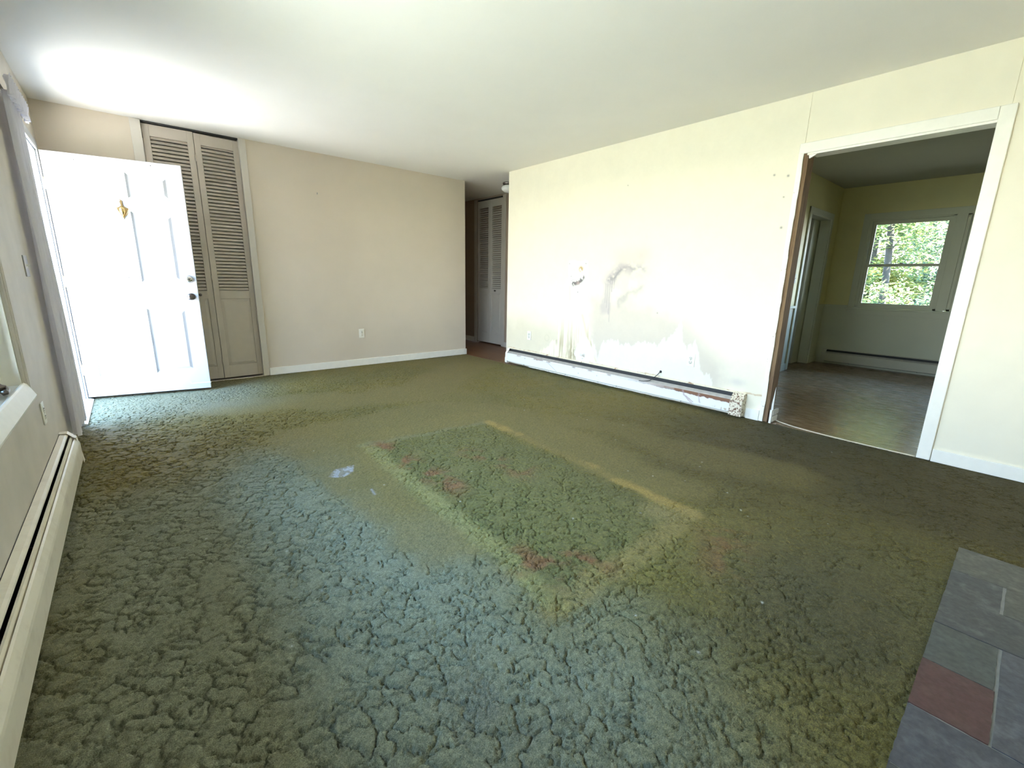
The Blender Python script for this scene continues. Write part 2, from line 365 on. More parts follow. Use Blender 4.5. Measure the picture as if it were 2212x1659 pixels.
# ================================================================== CARPET (the floor of the room)
def build_carpet():
    ys = [YR]; 
    while ys[-1] < -0.002:
        y = ys[-1]; ys.append(y + (0.0040 if y < -3.4 else 0.0040 + (y+3.4)/3.4*0.0045))
    ys[-1] = 0.0
    ys = np.array(ys); xs = np.arange(0.0, 4.36, 0.0042)
    nu, nv = len(xs), len(ys)
    X, Y = np.meshgrid(xs, ys)
    wx = X + (fbm(X*9, Y*9, 1)-.5)*.06 + (fbm(X*40, Y*40, 2, 2)-.5)*.020
    wy = Y + (fbm(X*9, Y*9, 3)-.5)*.06 + (fbm(X*40, Y*40, 4, 2)-.5)*.020
    U = wx*.76 - wy*.65; V = wx*.65 + wy*.76          # the pile splits mostly across the lie of the yarn
    U = U + (fbm(X*55, Y*55, 6, 3)-.5)*.026; V = V + (fbm(X*55+9, Y*55, 7, 3)-.5)*.026
    e = voronoi_edge(U*13, V*21, 1)/17
    e2 = voronoi_edge(U*30+3.3, V*44, 9)/37
    right = sstep(1.7, 2.6, X-.25*(Y+4.5))
    strength = sstep(.34+.14*right, .50+.10*right, fbm(X*16+5, Y*16, 21, 3))*(1-.25*right)*(.75+.25*sstep(2.0, .8, X))
    strength2 = sstep(.52, .62, fbm(X*20+15, Y*20, 31, 3))*(1-.5*right)
    # smooth, worn pile: the walked lane and the band round the table imprint
    n = (fbm(X*3, Y*3, 41)-.5)*.35
    outer = poly_sd(X+n, Y+n*.6, [(1.10, -4.25), (1.06, -2.15), (2.55, -2.05), (2.95, -2.60), (2.85, -4.60), (2.55, -4.55)])
    inner = poly_sd(X+n*.25, Y+n*.25, [(1.405, -4.70), (1.49, -2.78), (2.45, -2.90), (2.42, -4.66)])
    ring = sstep(.06, -.08, outer)*sstep(-.02, .04, inner)
    lane = sstep(.42, .22, line_d(X+n, Y+n*.7, [(1.0, -1.2), (2.5, -1.75), (3.2, -1.15), (4.2, -.5)]))
    lane2 = sstep(.30, .12, line_d(X+n, Y+n*.7, [(2.75, -1.5), (2.75, -2.6), (3.2, -3.6), (3.3, -4.8)]))*.7
    wear = np.clip(np.maximum(np.maximum(ring, lane), lane2), 0, 1)
    far = sstep(-1.2, -.2, Y)*.5
    amp = (1-.93*wear)*(1-far)
    crack = np.exp(-(e/.0025)**2)*strength + .5*np.exp(-(e2/.0028)**2)*strength2
    puff = np.sqrt(np.clip(e/.02, 0, 1))*.0018*(1-.8*right)
    z = (puff - .0130*np.clip(crack, 0, 1))*amp + (fbm(X*60, Y*60, 51, 2)-.5)*.0030*(.4+.6*amp) + (fbm(X*150, Y*150, 61, 2)-.5)*.0036 + (fbm(X*1.5, Y*1.5, 71)-.5)*.006
    z += .0025*sstep(.02, -.04, inner)
    z = np.minimum(z, .006)-.006
    # ---- the dye of the carpet, with daylight and dimness painted into it
    col = np.zeros(X.shape+(3,)) + np.array([.185, .148, .034])
    nn = fbm(X*1.7, Y*1.7, 81)
    col = lerp(col, (.135, .120, .030), sstep(.45, .75, nn)*.6)
    col = lerp(col, (.245, .262, .180), sstep(.50, -.25, poly_sd(X+n, Y+n, [(.12, -3.0), (.95, -2.6), (1.25, -4.4), (1.45, -5.1), (.75, -6), (.1, -6)]))*.9)  # grey-teal window skylight painted into the carpet colour
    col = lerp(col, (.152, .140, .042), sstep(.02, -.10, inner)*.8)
    col = lerp(col, (.072, .054, .015), sstep(2.0, 3.6, X+n*1.5)*sstep(-2.8, -4.6, Y+n)*.9)  # soiled brown, plus the dim right side of the room painted in
    col = lerp(col, (.085, .072, .030), sstep(.85, .15, np.sqrt((X-2.15)**2+((Y+5.3)*1.3)**2)+n)*.8)  # browner toward the hearth, with the low light there painted in
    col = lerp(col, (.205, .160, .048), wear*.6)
    col = lerp(col, (.200, .200, .130), sstep(.5, -.2, poly_sd(X+n, Y+n*.5, [(0, 0), (1.3, -.2), (1.1, -1.1), (0, -1.25)]))*.8)     # blue skylight from the doorway painted into the pile colour
    nb = fbm(X*11, Y*11, 91)
    # sun-bleached rim left by a low table
    L4 = [(1.405, -4.70), (1.49, -2.78)]; T4 = [(1.49, -2.78), (2.50, -2.90)]; R4 = [(2.50, -2.90), (2.42, -4.66)]; B4 = [(1.405, -4.70), (2.42, -4.66)]
    wob = (fbm(X*6, Y*6, 95)-.5)*.07
    dl = line_d(X+wob, Y+wob, L4); dt = line_d(X+wob, Y+wob, T4); dr = line_d(X+wob, Y+wob, R4); db = line_d(X+wob, Y+wob, B4)
    col = lerp(col, (.27, .245, .085), sstep(.075, .015, np.abs(line_d(X+wob-.03, Y+wob, L4)))*.75)
    col = lerp(col, (.20, .19, .085), sstep(.06, .01, dt)*.55)
    col = lerp(col, (.36, .25, .060), sstep(.07, .012, dr)*(.2+.8*sstep(.42, .6, fbm(X*5, Y*5, 97)))*.8)
    col = lerp(col, (.27, .21, .070), sstep(.09, .02, db)*.65)
    col = lerp(col, (.34, .26, .10), np.exp(-((X-2.31)**2+(Y+4.56)**2)/.010)*.55)
    # rust-orange stains inside the imprint
    red = np.exp(-(line_d(X+wob*2, Y+wob*2, [(1.60, -2.86), (1.63, -3.7)])/.075)**2) + np.exp(-(line_d(X+wob*2, Y+wob*2, [(1.52, -4.45), (1.70, -4.62)])/.09)**2)
    red += .8*np.exp(-(line_d(X+wob*2, Y+wob*2, [(2.0, -3.35), (2.08, -3.75)])/.08)**2) + .6*np.exp(-(line_d(X+wob*2, Y+wob*2, [(2.15, -4.95), (2.4, -4.85)])/.10)**2)
    col = lerp(col, (.24, .10, .040), np.clip(red, 0, 1)*sstep(.38, .6, nb)*.75)
    # whitish dried patch and specks
    patch = sstep(.010, -.004, poly_sd(X+(nb-.5)*.03, Y+(nb-.5)*.03, [(1.155, -3.135), (1.215, -3.06), (1.315, -3.07), (1.285, -3.15), (1.215, -3.19)]))
    sp_ = sstep(.52, .60, vnoise(X*90, Y*30, 7))
    col = lerp(col, (.40, .40, .42), patch*(.35+.6*sp_))
    col = lerp(col, (.36, .36, .38), np.exp(-(line_d(X, Y, [(1.28, -3.43), (1.27, -3.50)])/.006)**2)*.8)
    col = lerp(col, (.15, .15, .13), np.exp(-((X-1.02)**2/.02+(Y+4.85)**2/.02))*.35*sstep(.4, .6, nb))
    for _ in range(60):
        sx, sy = rng.uniform(.3, 4.0), rng.uniform(-5.3, -2.2); r_ = rng.uniform(.0025, .005)
        m_ = (np.abs(X-sx) < .02) & (np.abs(Y-sy) < .02)
        k = np.exp(-((X[m_]-sx)**2+(Y[m_]-sy)**2)/(r_*r_)); col[m_] = col[m_]*(1-k[:, None]) + np.array([.5, .5, .45])*k[:, None]
    col *= (1+(fbm(X*140, Y*140, 99, 2)-.5)*.6)[..., None]
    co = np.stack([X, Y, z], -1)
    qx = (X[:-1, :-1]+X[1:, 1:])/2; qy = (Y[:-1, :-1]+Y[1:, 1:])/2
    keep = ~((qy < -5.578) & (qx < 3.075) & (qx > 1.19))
    o = grid_mesh('floor', co, nu, nv, 'dye_and_light', col, ['carpet'], keep=keep.ravel())
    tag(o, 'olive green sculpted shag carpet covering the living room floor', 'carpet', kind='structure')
M['carpet'] = mat('olive_shag_carpet', (.09, .10, .04), .62, attr='dye_and_light', noise=.40, nscale=330, bump=1.0, bscale=330, spec=.09, sheen=.06, sheentint=(.7, .85, 1.0))
build_carpet()
struct('floor_subfloor', box(BM(), -.0, W+.0, YR, 0, -.12, -.03), 'dark', 'dark subfloor beneath the carpet', 'floor')

# ================================================================== ROOM SHELL
# ceiling, one slab over the room, hall
b = BM(); box(b, -.14, W+WT, YR-.12, 2.6, H, H+.12); box(b, W+WT, HX+.12, -1.15, 2.6, H, H+.12)
struct('ceiling', b, 'ceiling', 'plain white plaster ceiling of the living room and hall', 'ceiling')
b = BM(); box(b, -.65, FX+.75, YR-1.6, 3.0, H+.13, H+.25)
struct('roof_slab', b, 'dark', 'roof slab above the rooms', 'roof')

# back wall (y = 0) with closet opening
b = BM(); box(b, -.14, .668, 0, .12, -.12, H); box(b, 1.49, 4.258, 0, .12, -.12, H)
struct('wall_back', b, 'beige', 'beige back wall between the closet and the hall', 'wall')
b = BM(); box(b, .56, .668, .12, .72, 0, H); box(b, 1.49, 1.60, .12, .72, 0, H); box(b, .56, 1.60, .72, .80, 0, H); box(b, .56, 1.6, .0, .8, -.12, -.002)
struct('wall_closet', b, 'closet_trim', 'inside of the louvered closet beside the front door', 'wall')

# left wall (x = 0) with front doorway and window opening
DO0, DO1, DOZ = -1.150, -0.240, 2.055     # front doorway
WO0, WO1, WZ0, WZ1 = -4.98, -2.735, .612, 2.10
b = BM()
box(b, -.14, 0, DO1, 0, -.12, H); box(b, -.14, 0, DO0, DO1, DOZ, H); box(b, -.14, 0, WO1, DO0, -.12, H); box(b, -.14, 0, DO0, DO1, -.12, -.041)
box(b, -.14, 0, WO0, WO1, WZ1, H); box(b, -.14, 0, WO0, WO1, -.12, WZ0-.012); box(b, -.14, 0, YR-.12, WO0, -.12, H)
struct('wall_left', b, 'left_wall', 'smudged grey beige wall with the front doorway and window', 'wall')
# rear wall behind the camera
b = BM(); box(b, 0, W, YR-.12, YR, -.12, H)
struct('wall_rear', b, 'cream', 'cream wall behind the hearth', 'wall')

# right wall (x = W): grid front painted with its damage
OY0, OY1, OZ = -5.246, -4.29, 2.075        # cased opening
def build_right_wall():
    ys = np.arange(-4.262, -.8655+.003, .0065); ys[-1] = -.866
    zs = np.arange(0, H+.003, .0065); zs[-1] = H
    Y, Z = np.meshgrid(ys, zs)
    n1 = fbm(Y*14, Z*14, 3)-.5; n2 = fbm(Y*45, Z*45, 5)-.5; n3 = fbm(Y*5, Z*5, 8)-.5
    streak = fbm(Y*62, Z*2.0, 12)                # runs of water down the wall
    col = np.zeros(Y.shape+(3,))+np.array(CREAM)
    # dull band of older, greyer paint low on the wall between the repairs
    col = lerp(col, (.60, .55, .47), sstep(.10, -.12, poly_sd(Y+n1*.12, Z+n1*.12, [(-2.34, .95), (-2.30, .10), (-3.9, .05), (-3.9, .40), (-3.5, .80), (-2.9, .93)]))*.75)
    col = lerp(col, (.62, .58, .43), sstep(.30, -.05, Z-.50+n3*.2)*sstep(-2.0, -1.8, Y)*.6)
    # bare repaired plaster, low and wide (jagged brushed upper edge)
    jag = (fbm(Y*42, Z*3, 15)-.5)*.13
    p1 = [(-2.38, .50), (-2.48, .30), (-2.52, .44), (-2.66, .50), (-2.90, .46), (-3.06, .54), (-3.15, .52), (-3.31, .575), (-3.38, .68), (-3.44, .80), (-3.47, .62), (-3.50, .52), (-3.595, .60), (-3.64, .48), (-3.69, .34), (-3.79, .31), (-3.81, .20), (-3.81, .02), (-2.3, .02), (-2.3, .3)]
    col = lerp(col, (.79, .78, .68), sstep(.006, -.006, poly_sd(Y+n2*.02, Z+n2*.03+jag, p1)))
    # column of torn wallboard and whitewash running down from the old thermostat
    p2 = [(-1.99, .90), (-1.94, .78), (-1.86, .74), (-1.83, .60), (-1.85, .46), (-1.72, .36), (-1.60, .27), (-1.50, .21), (-1.50, .02), (-2.55, .02), (-2.50, .20), (-2.42, .30), (-2.37, .46), (-2.33, .62), (-2.31, .76), (-2.27, .90)]
    m2 = sstep(.008, -.008, poly_sd(Y+n1*.05+n2*.02, Z+n1*.05+jag*.5, p2))
    col = lerp(col, (.84, .82, .62), m2)
    col = lerp(col, (.48, .41, .26), m2*sstep(.50, .62, streak)*sstep(.75, .35, Z)*.85)
    col = lerp(col, (.30, .24, .15), m2*sstep(.60, .70, fbm(Y*60, Z*5, 22))*sstep(.62, .25, Z)*sstep(.30, .05, np.abs(Y+2.13))*.75)
    col = lerp(col, (.32, .25, .15), m2*np.exp(-((Y+2.12)**2/.012+(Z-.27)**2/.008))*sstep(.35, .6, fbm(Y*50, Z*22, 25))*.75)
    col = lerp(col, (.60, .50, .34), np.exp(-(line_d(Y+n1*.03, Z, [(-2.22, .74), (-2.34, .46), (-2.45, .24)])/.016)**2)*.5)
    # smooth white filler strip
    p3 = [(-1.985, 1.34), (-1.98, .98), (-2.03, .88), (-2.25, .88), (-2.25, 1.34)]
    col = lerp(col, (.855, .84, .76), sstep(.022, -.022, poly_sd(Y+n1*.05, Z+n1*.05, p3)))
    p4 = [(-2.20, .46), (-2.32, .48), (-2.40, .36), (-2.46, .20), (-2.70, .16), (-2.9, .10), (-2.9, .02), (-2.15, .02), (-2.14, .3)]
    col = lerp(col, (.86, .86, .82), sstep(.012, -.012, poly_sd(Y+n1*.08, Z+n1*.08, p4)))
    col = lerp(col, (.38, .33, .26), np.exp(-((Y+2.27)**2/.0022+(Z-.27)**2/.0012))*sstep(.45, .6, fbm(Y*50, Z*50, 33))*.9)
    col = lerp(col, (.70, .52, .32), np.exp(-(line_d(Y, Z, [(-2.005, 1.06), (-2.02, .91)])/.012)**2)*.5)
    # exposed wallboard core of the old thermostat
    f = fbm(Y*32, Z*32, 44)
    a1 = np.exp(-((Y+2.055)**2/.0009+(Z-1.262)**2/.0006))+np.exp(-((Y+2.165)**2/.0010+(Z-1.258)**2/.0009))
    col = lerp(col, (.50, .34, .12), np.clip(a1*1.2, 0, 1)*sstep(.44, .52, f))
    a2 = np.exp(-(line_d(Y, Z, [(-2.035, 1.135), (-2.06, 1.09), (-2.16, 1.115), (-2.20, 1.165)])/.027)**4)
    col = lerp(col, (.17, .155, .15), np.clip(a2, 0, 1)*sstep(.40, .50, f+.02))
    col = lerp(col, (.55, .40, .36), np.exp(-((Y+2.13)**2/.0006+(Z-1.10)**2/.0004))*.7)
    for (py, pz, r) in [(-2.132, .999, .008), (-1.986, 1.317, .006), (-2.232, 1.315, .007), (-3.179, .831, .006), (-4.185, 1.556, .009), (-4.18, 1.93, .008), (-4.17, 1.78, .006), (-2.72, 2.06, .005), (-4.08, 1.95, .007), (-2.02, 1.175, .006), (-2.21, 1.18, .008)]:
        col = lerp(col, (.22, .2, .18), np.exp(-((Y-py)**2+(Z-pz)**2)/(r*r)))
    # soot-grey smear with drips, where something burned or leaked
    sm = np.exp(-(line_d(Y+n1*.04, Z+n1*.06, [(-2.58, 1.15), (-2.70, 1.26), (-2.95, 1.255)])/.070)**2)*sstep(.3, .6, fbm(Y*16, Z*24, 61)+.12)
    col = lerp(col, (.48, .43, .43), sm*.75)
    col = lerp(col, (.24, .22, .23), np.exp(-(line_d(Y+n1*.05, Z+n1*.05, [(-2.58, 1.13), (-2.67, 1.20), (-2.72, 1.235)])/.022)**2)*.75*sstep(.34, .56, fbm(Y*40, Z*40, 62)+.05))
    col = lerp(col, (.30, .27, .28), np.exp(-(line_d(Y, Z+n1*.04, [(-2.74, 1.26), (-3.0, 1.25)])/.016)**2)*.5*sstep(.35, .6, fbm(Y*20, Z*40, 63)+.08))
    for (dy, z0, z1, k) in [(-2.585, 1.15, .78, .6), (-2.61, 1.15, 1.02, .8), (-2.635, 1.17, 1.05, .5), (-2.555, 1.1, .85, .45), (-2.53, 1.1, .9, .4), (-2.60, .9, .70, .35)]:
        col = lerp(col, (.28, .25, .26), np.exp(-(line_d(Y+n2*.006, Z, [(dy, z0), (dy, z1)])/.0055)**2)*k)
    col = lerp(col, (.44, .40, .41), sstep(.03, -.03, poly_sd(Y+n1*.05, Z+n1*.05, [(-2.50, 1.12), (-2.48, .78), (-2.60, .78), (-2.60, 1.12)]))*.45)
    col = lerp(col, (.55, .45, .44), np.exp(-((Y+2.95)**2/.010+(Z-1.39)**2/.006))*.5+np.exp(-((Y+2.72)**2/.02+(Z-1.38)**2/.006))*.35)
    col = lerp(col, (.42, .39, .36), np.exp(-(line_d(Y+n1*.06, Z+n1*.1, [(-2.70, .90), (-2.98, 1.07)])/.03)**2)*.5)
    col = lerp(col, (.50, .47, .43), sstep(.42, .62, fbm(Y*9, Z*9, 66))*np.exp(-((Y+2.78)**2/.05+(Z-1.05)**2/.06))*.35)
    col = lerp(col, (.58, .55, .52), np.exp(-((Y+4.02)**2/.006+(Z-.29)**2/.0016))*.6)
    # ring mark and brownish line above the heater
    col = lerp(col, (.60, .58, .42), np.exp(-((np.sqrt((Y+1.66)**2+(Z-.42)**2)-.038)/.005)**2)*.6)
    col = lerp(col, (.55, .36, .16), sstep(.010, .0, np.abs(Z-.212-n2*.02))*sstep(.42, .6, fbm(Y*9, Z*3, 77))*.8)
    col *= (1+n2*.03)[..., None]
    relief = (m2*(fbm(Y*60, Z*60, 88)-.5)*.002)
    co = np.stack([W-relief, Y, Z], -1)
    o = grid_mesh('wall_right', co, len(ys), len(zs), 'paint', col, ['cream_marked'], flip=True)
    b = BM()
    x1 = W+WT
    # end caps and back of the main section, header and right section
    def quad(*p): b.faces.new([b.verts.new(q) for q in p])
    y0, y1 = -4.262, -.866
    quad((x1, y0, 0), (x1, y1, 0), (x1, y1, H), (x1, y0, H)); quad((W, y1, 0), (W, y1, H), (x1, y1, H), (x1, y1, 0)); quad((W, y0, 0), (x1, y0, 0), (x1, y0, H), (W, y0, H))
    box(b, W, x1, -5.288, -4.2645, OZ+.012, H); box(b, W, x1, YR-.12, -5.2905, 0, H); box(b, W+.004, x1-.002, -5.30, -4.255, OZ+.02, H)
    join_box_mesh(o, b, 'paint', CREAM)
    tag(o, 'cream wall with bare plaster patches, soot smear and torn wallboard', 'wall', kind='structure')
build_right_wall()

# hall shell
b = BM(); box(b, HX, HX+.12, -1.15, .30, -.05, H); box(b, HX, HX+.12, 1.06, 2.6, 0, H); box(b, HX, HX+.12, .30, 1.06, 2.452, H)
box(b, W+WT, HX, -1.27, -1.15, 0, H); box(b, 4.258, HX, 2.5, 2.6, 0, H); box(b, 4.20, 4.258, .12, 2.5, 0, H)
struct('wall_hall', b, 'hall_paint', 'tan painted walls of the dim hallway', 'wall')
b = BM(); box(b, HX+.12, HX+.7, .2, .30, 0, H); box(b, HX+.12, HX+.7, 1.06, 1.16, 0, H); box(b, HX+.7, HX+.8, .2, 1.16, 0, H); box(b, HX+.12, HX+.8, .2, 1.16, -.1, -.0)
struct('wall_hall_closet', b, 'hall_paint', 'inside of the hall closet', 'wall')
b = BM(); box(b, 4.258, HX+.12, -1.15, 2.5, -.05, -.006); box(b, W, HX, -1.15, -.866, -.05, -.006)
struct('floor_hall', b, 'hardwood_hall', 'reddish brown hardwood floor of the hallway', 'floor')

# dining room shell
b = BM(); dx0 = W+WT
def dwall(b, fn): pass
up_, lo_ = 0, 1; CR = .84
for z0, z1, mi in ((-.06, CR, 1), (CR, H, 0)):
    box(b, dx0, 7.17, DY, DY+.12, z0, z1, mi=mi)
    box(b, 8.01, FX, DY, DY+.12, z0, z1, mi=mi)
box(b, 7.17, 8.01, DY, DY+.12, 2.035, H, mi=0)
struct('wall_dining_left', b, ['dining_upper', 'dining_lower'], 'yellow painted dining room wall with a dark doorway', 'wall')
DW0, DW1, DZ0, DZ1 = -5.66, -3.865, .84, 2.03
b = BM()
box(b, FX, FX+.14, DW1, DY+.12, -.06, CR, mi=1); box(b, FX, FX+.14, DW1, DY+.12, CR, H, mi=0)
box(b, FX, FX+.14, DW0, DW1, -.06, DZ0-.02, mi=1); box(b, FX, FX+.14, DW0, DW1, DZ1, H, mi=0)
box(b, FX, FX+.14, -7.5, DW0, -.06, CR, mi=1); box(b, FX, FX+.14, -7.5, DW0, CR, H, mi=0)
struct('wall_dining_far', b, ['dining_upper', 'dining_lower'], 'yellow dining room wall around the double window', 'wall')
b = BM(); box(b, dx0, FX+.14, -7.62, -7.5, -.06, H); box(b, dx0-.1, dx0, -7.62, YR-.12, -.06, H)
struct('wall_dining_right', b, 'dining_upper', 'dining room wall out of sight to the right', 'wall')
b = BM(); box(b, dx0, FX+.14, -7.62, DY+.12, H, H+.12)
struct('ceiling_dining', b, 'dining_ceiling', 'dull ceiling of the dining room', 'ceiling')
b = BM(); box(b, W+.012, FX+.14, -7.6, DY+.12, -.06, -.008)
struct('floor_dining', b, 'hardwood_dining', 'dark brown hardwood strip floor of the dining room', 'floor')
# room beyond the dining doorway
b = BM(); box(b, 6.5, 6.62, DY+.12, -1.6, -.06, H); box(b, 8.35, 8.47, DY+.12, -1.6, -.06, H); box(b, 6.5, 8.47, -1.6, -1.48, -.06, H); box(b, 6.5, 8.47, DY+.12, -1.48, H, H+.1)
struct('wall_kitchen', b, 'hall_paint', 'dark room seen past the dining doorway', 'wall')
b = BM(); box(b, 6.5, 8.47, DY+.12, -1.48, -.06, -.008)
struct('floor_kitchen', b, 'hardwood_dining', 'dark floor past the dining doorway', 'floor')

# ================================================================== TRIM
def casing(bm, u0, u1, z0, z1, plane, x0, thick, prof=True):
    pass
b = BM(); box(b, 1.535, 4.258, -.013, 0, -.004, .082, .003); box(b, 4.246, 4.271, -.013, .05, -.004, .082, .003)
struct('baseboard_back', b, 'trim', 'white baseboard along the beige back wall', 'baseboard')
b = BM(); box(b, W-.013, W, YR, -5.318, -.004, .082, .003)
struct('baseboard_right', b, 'trim', 'white baseboard right of the cased opening', 'baseboard')
b = BM(); box(b, W-.013, W, -4.232, -4.125, -.004, .085, .003)
struct('baseboard_stub', b, 'trim', 'short white baseboard piece between rusty heater end and casing', 'baseboard')
b = BM(); box(b, W-.012, W+.02, -.930, -.850, -.004, .062, .004)
struct('baseboard_corner', b, 'trim', 'white baseboard end at the hall corner of the cream wall', 'baseboard')
b = BM(); box(b, HX-.012, HX, 1.12, 2.5, -.004, .082, .002); box(b, HX-.012, HX, -1.15, .25, -.004, .082, .002)
struct('baseboard_hall', b, 'closet_trim', 'baseboard at the foot of the hall wall', 'baseboard')
# cased opening to dining
b = BM()
box(b, W-.018, W, -5.315, OY0, 0, 2.137, .004)
struct('trim_1', b, 'trim', 'wide white casing on the right of the dining opening', 'door casing')
b = BM(); box(b, W-.018, W, OY0, -4.236, 2.066, 2.137, .004); box(b, W-.010, W+.01, OY0, -4.29, 2.052, 2.068, .002)
struct('trim_2', b, 'trim', 'white head casing over the dining opening', 'door casing')
b = BM(); pts = [(-4.236, 2.068), (-4.236, 0)]
ed = [( -4.236, 2.07)]
zz = 2.07; right = []
while zz > 0:
    right.append((-4.268 + random.uniform(-.003, .003), zz)); zz -= random.uniform(.03, .12)
right.append((-4.268, 0))
poly = [(-4.236, 0), (-4.236, 2.07)] + right
extr(b, poly, 'x', W-.014, W-.001)
struct('trim_3', b, 'trim_worn', 'narrow torn strip of white casing left of the dining opening', 'door casing')
b = BM(); box(b, W+.002, W+WT+.01, OY0-.03, OY0-.002, 0, OZ+.002); box(b, W-.004, W+WT+.01, OY0-.03, -4.31, OZ-.016, OZ+.004)
struct('trim_4', b, 'trim', 'white jamb lining at the head and right of the dining opening', 'door jamb')
b = BM()
zz = 0.0
box(b, W+.004, W+WT, -4.296, -4.264, .0, OZ-.002)
struct('trim_5', b, 'raw_wood', 'bare brown stud where the left jamb was torn out', 'door jamb')
b = BM()
extr(b, [(W+.014, -4.322), (W+.034, -4.322), (W+.034, -4.306), (W+.014, -4.306)], 'z', -.01, .105)
extr(b, [(-4.322, .105), (-4.318, .30), (-4.306, .16), (-4.306, .105)], 'x', W+.03, W+.036)
box(b, W+.036, W+.145, -4.326, -4.310, .0, .048, .003); box(b, W+.036, W+.155, -4.326, -4.308, .056, .100, .003)
struct('trim_6', b, 'trim_worn', 'broken white jamb stub at the foot of the torn opening', 'door jamb')
# splintered piece at the head
b = BM(); extr(b, [(-4.30, 2.055), (-4.36, 2.062), (-4.36, 2.056), (-4.305, 2.028)], 'x', W-.004, W+.012)
struct('trim_7', b, 'trim_worn', 'splintered paint at the top left of the dining opening', 'door casing')

# closet casings
b = BM(); box(b, .622, .698, -.014, 0, 0, H-.002, .003); box(b, .668, .70, -.010, .09, 0, H-.004)
struct('trim_8', b, 'closet_trim', 'vertical casing board left of the louvered closet', 'closet casing')
b = BM(); box(b, 1.470, 1.533, -.016, 0, 0, H-.002, .003); box(b, 1.470, 1.49, -.010, .09, 0, H-.004)
struct('trim_9', b, 'closet_trim', 'vertical casing board right of the louvered closet', 'closet casing')
# hall closet casings
b = BM(); box(b, HX-.014, HX, 1.038, 1.11, 0, 2.46, .003)
struct('trim_10', b, 'closet_trim', 'casing left of the hall bifold door', 'closet casing')
b = BM(); box(b, HX-.014, HX, .245, .322, 0, 2.46, .003)
struct('trim_11', b, 'closet_trim', 'casing right of the hall bifold door', 'closet casing')

# front doorway frame
b = BM()
box(b, -.14, 0.0, DO1-.001, DO1-.018, 0, DOZ); box(b, -.14, 0.0, DO0+.001, DO0+.018, 0, DOZ); box(b, -.14, 0.0, DO0, DO1, DOZ-.018, DOZ-.001)
box(b, -.10, -.06, DO1-.018, DO1-.030, 0, DOZ-.018, .002); box(b, -.10, -.06, DO0+.018, DO0+.030, 0, DOZ-.018, .002)
box(b, 0, .016, DO1-.006, DO1+.060, 0, DOZ+.062, .003); box(b, 0, .016, DO0-.060, DO0+.006, 0, DOZ+.062, .003); box(b, 0, .0155, DO0-.060, DO1+.060, DOZ-.006, DOZ+.062, .003)
struct('trim_12', b, 'door_white', 'white frame and casing of the front doorway', 'door frame')
b = BM(); box(b, -.14, -.02, DO0, DO1, -.04, .012, .003)
extr(b, [(-.03, .0), (-.02, .016), (.03, .012), (.052, .002), (.05, -.01), (-.03, -.01)], 'y', DO0+.01, DO1-.004)
for k in range(5): lathe(b, [(.004, .0), (.004, .0155), (0, .0165)], (.012, DO0+.08+k*.19, .0), seg=8)
struct('trim_13', b, 'threshold', 'white metal threshold strip at the front doorway', 'threshold')

# dining: chair rails, baseboards, door casing
b = BM(); box(b, dx0, 7.10, DY-.018, DY, CR-.012, CR+.022, .004); box(b, 8.07, FX, DY-.018, DY, CR-.012, CR+.022, .004)
struct('trim_14', b, 'dining_lower', 'chair rail along the dining wall with the doorway', 'chair rail')
b = BM(); box(b, FX-.018, FX, -3.80, DY, CR-.012, CR+.022, .004)
struct('trim_15', b, 'dining_lower', 'short chair rail from the dining corner to the window', 'chair rail')
b = BM()
for (x0, x1) in ((7.10, 7.172), (8.005, 8.07)): box(b, x0, x1, DY-.016, DY, 0, 2.10, .003)
box(b, 7.10, 8.07, DY-.0155, DY, 2.03, 2.10, .003); box(b, 7.172, 7.19, DY, DY+.12, 0, 2.03); box(b, 7.99, 8.008, DY, DY+.12, 0, 2.03); box(b, 7.17, 8.01, DY, DY+.12, 2.018, 2.034)
struct('trim_16', b, 'dining_lower', 'pale casing around the dark dining doorway', 'door casing')
b = BM(); box(b, dx0, 7.10, DY-.013, DY, -.006, .09, .003); box(b, 8.07, FX, DY-.013, DY, -.006, .09, .003)
struct('baseboard_dining', b, 'dining_lower', 'pale baseboard in the dining room left corner', 'baseboard')
# kitchen-side white wall piece seen through the doorway
b = BM(); box(b, 7.75, 8.35, DY+.13, DY+.16, 0, H)
struct('wall_kitchen_return', b, 'dining_lower', 'pale wall return visible in the dining doorway', 'wall')
b = BM(); box(b, 6.9, 7.7, -2.3, -1.7, 0, .9)
kc_ = obj('kitchen_counter', b, 'louver'); b = BM(); box(b, 6.88, 7.72, -2.33, -1.68, .9, .94, .003); obj('countertop', b, 'plate', kc_)
tag(kc_, 'dark base cabinet in the unlit room past the dining doorway', 'cabinet')

# carpet edge backing strip at the dining opening
b = BM(); pts = [(4.49, -4.30, .0), (4.44, -4.38, -.001), (4.40, -4.50, -.002), (4.372, -4.70, -.002), (4.360, -4.95, -.002), (4.364, -5.24, -.002)]
tube(b, pts, .005, seg=6, smooth_pts=2)
tag(obj('carpet_edge_cord', b, 'string'), 'pale backing cord curling along the carpet edge at the dining opening', 'cord')

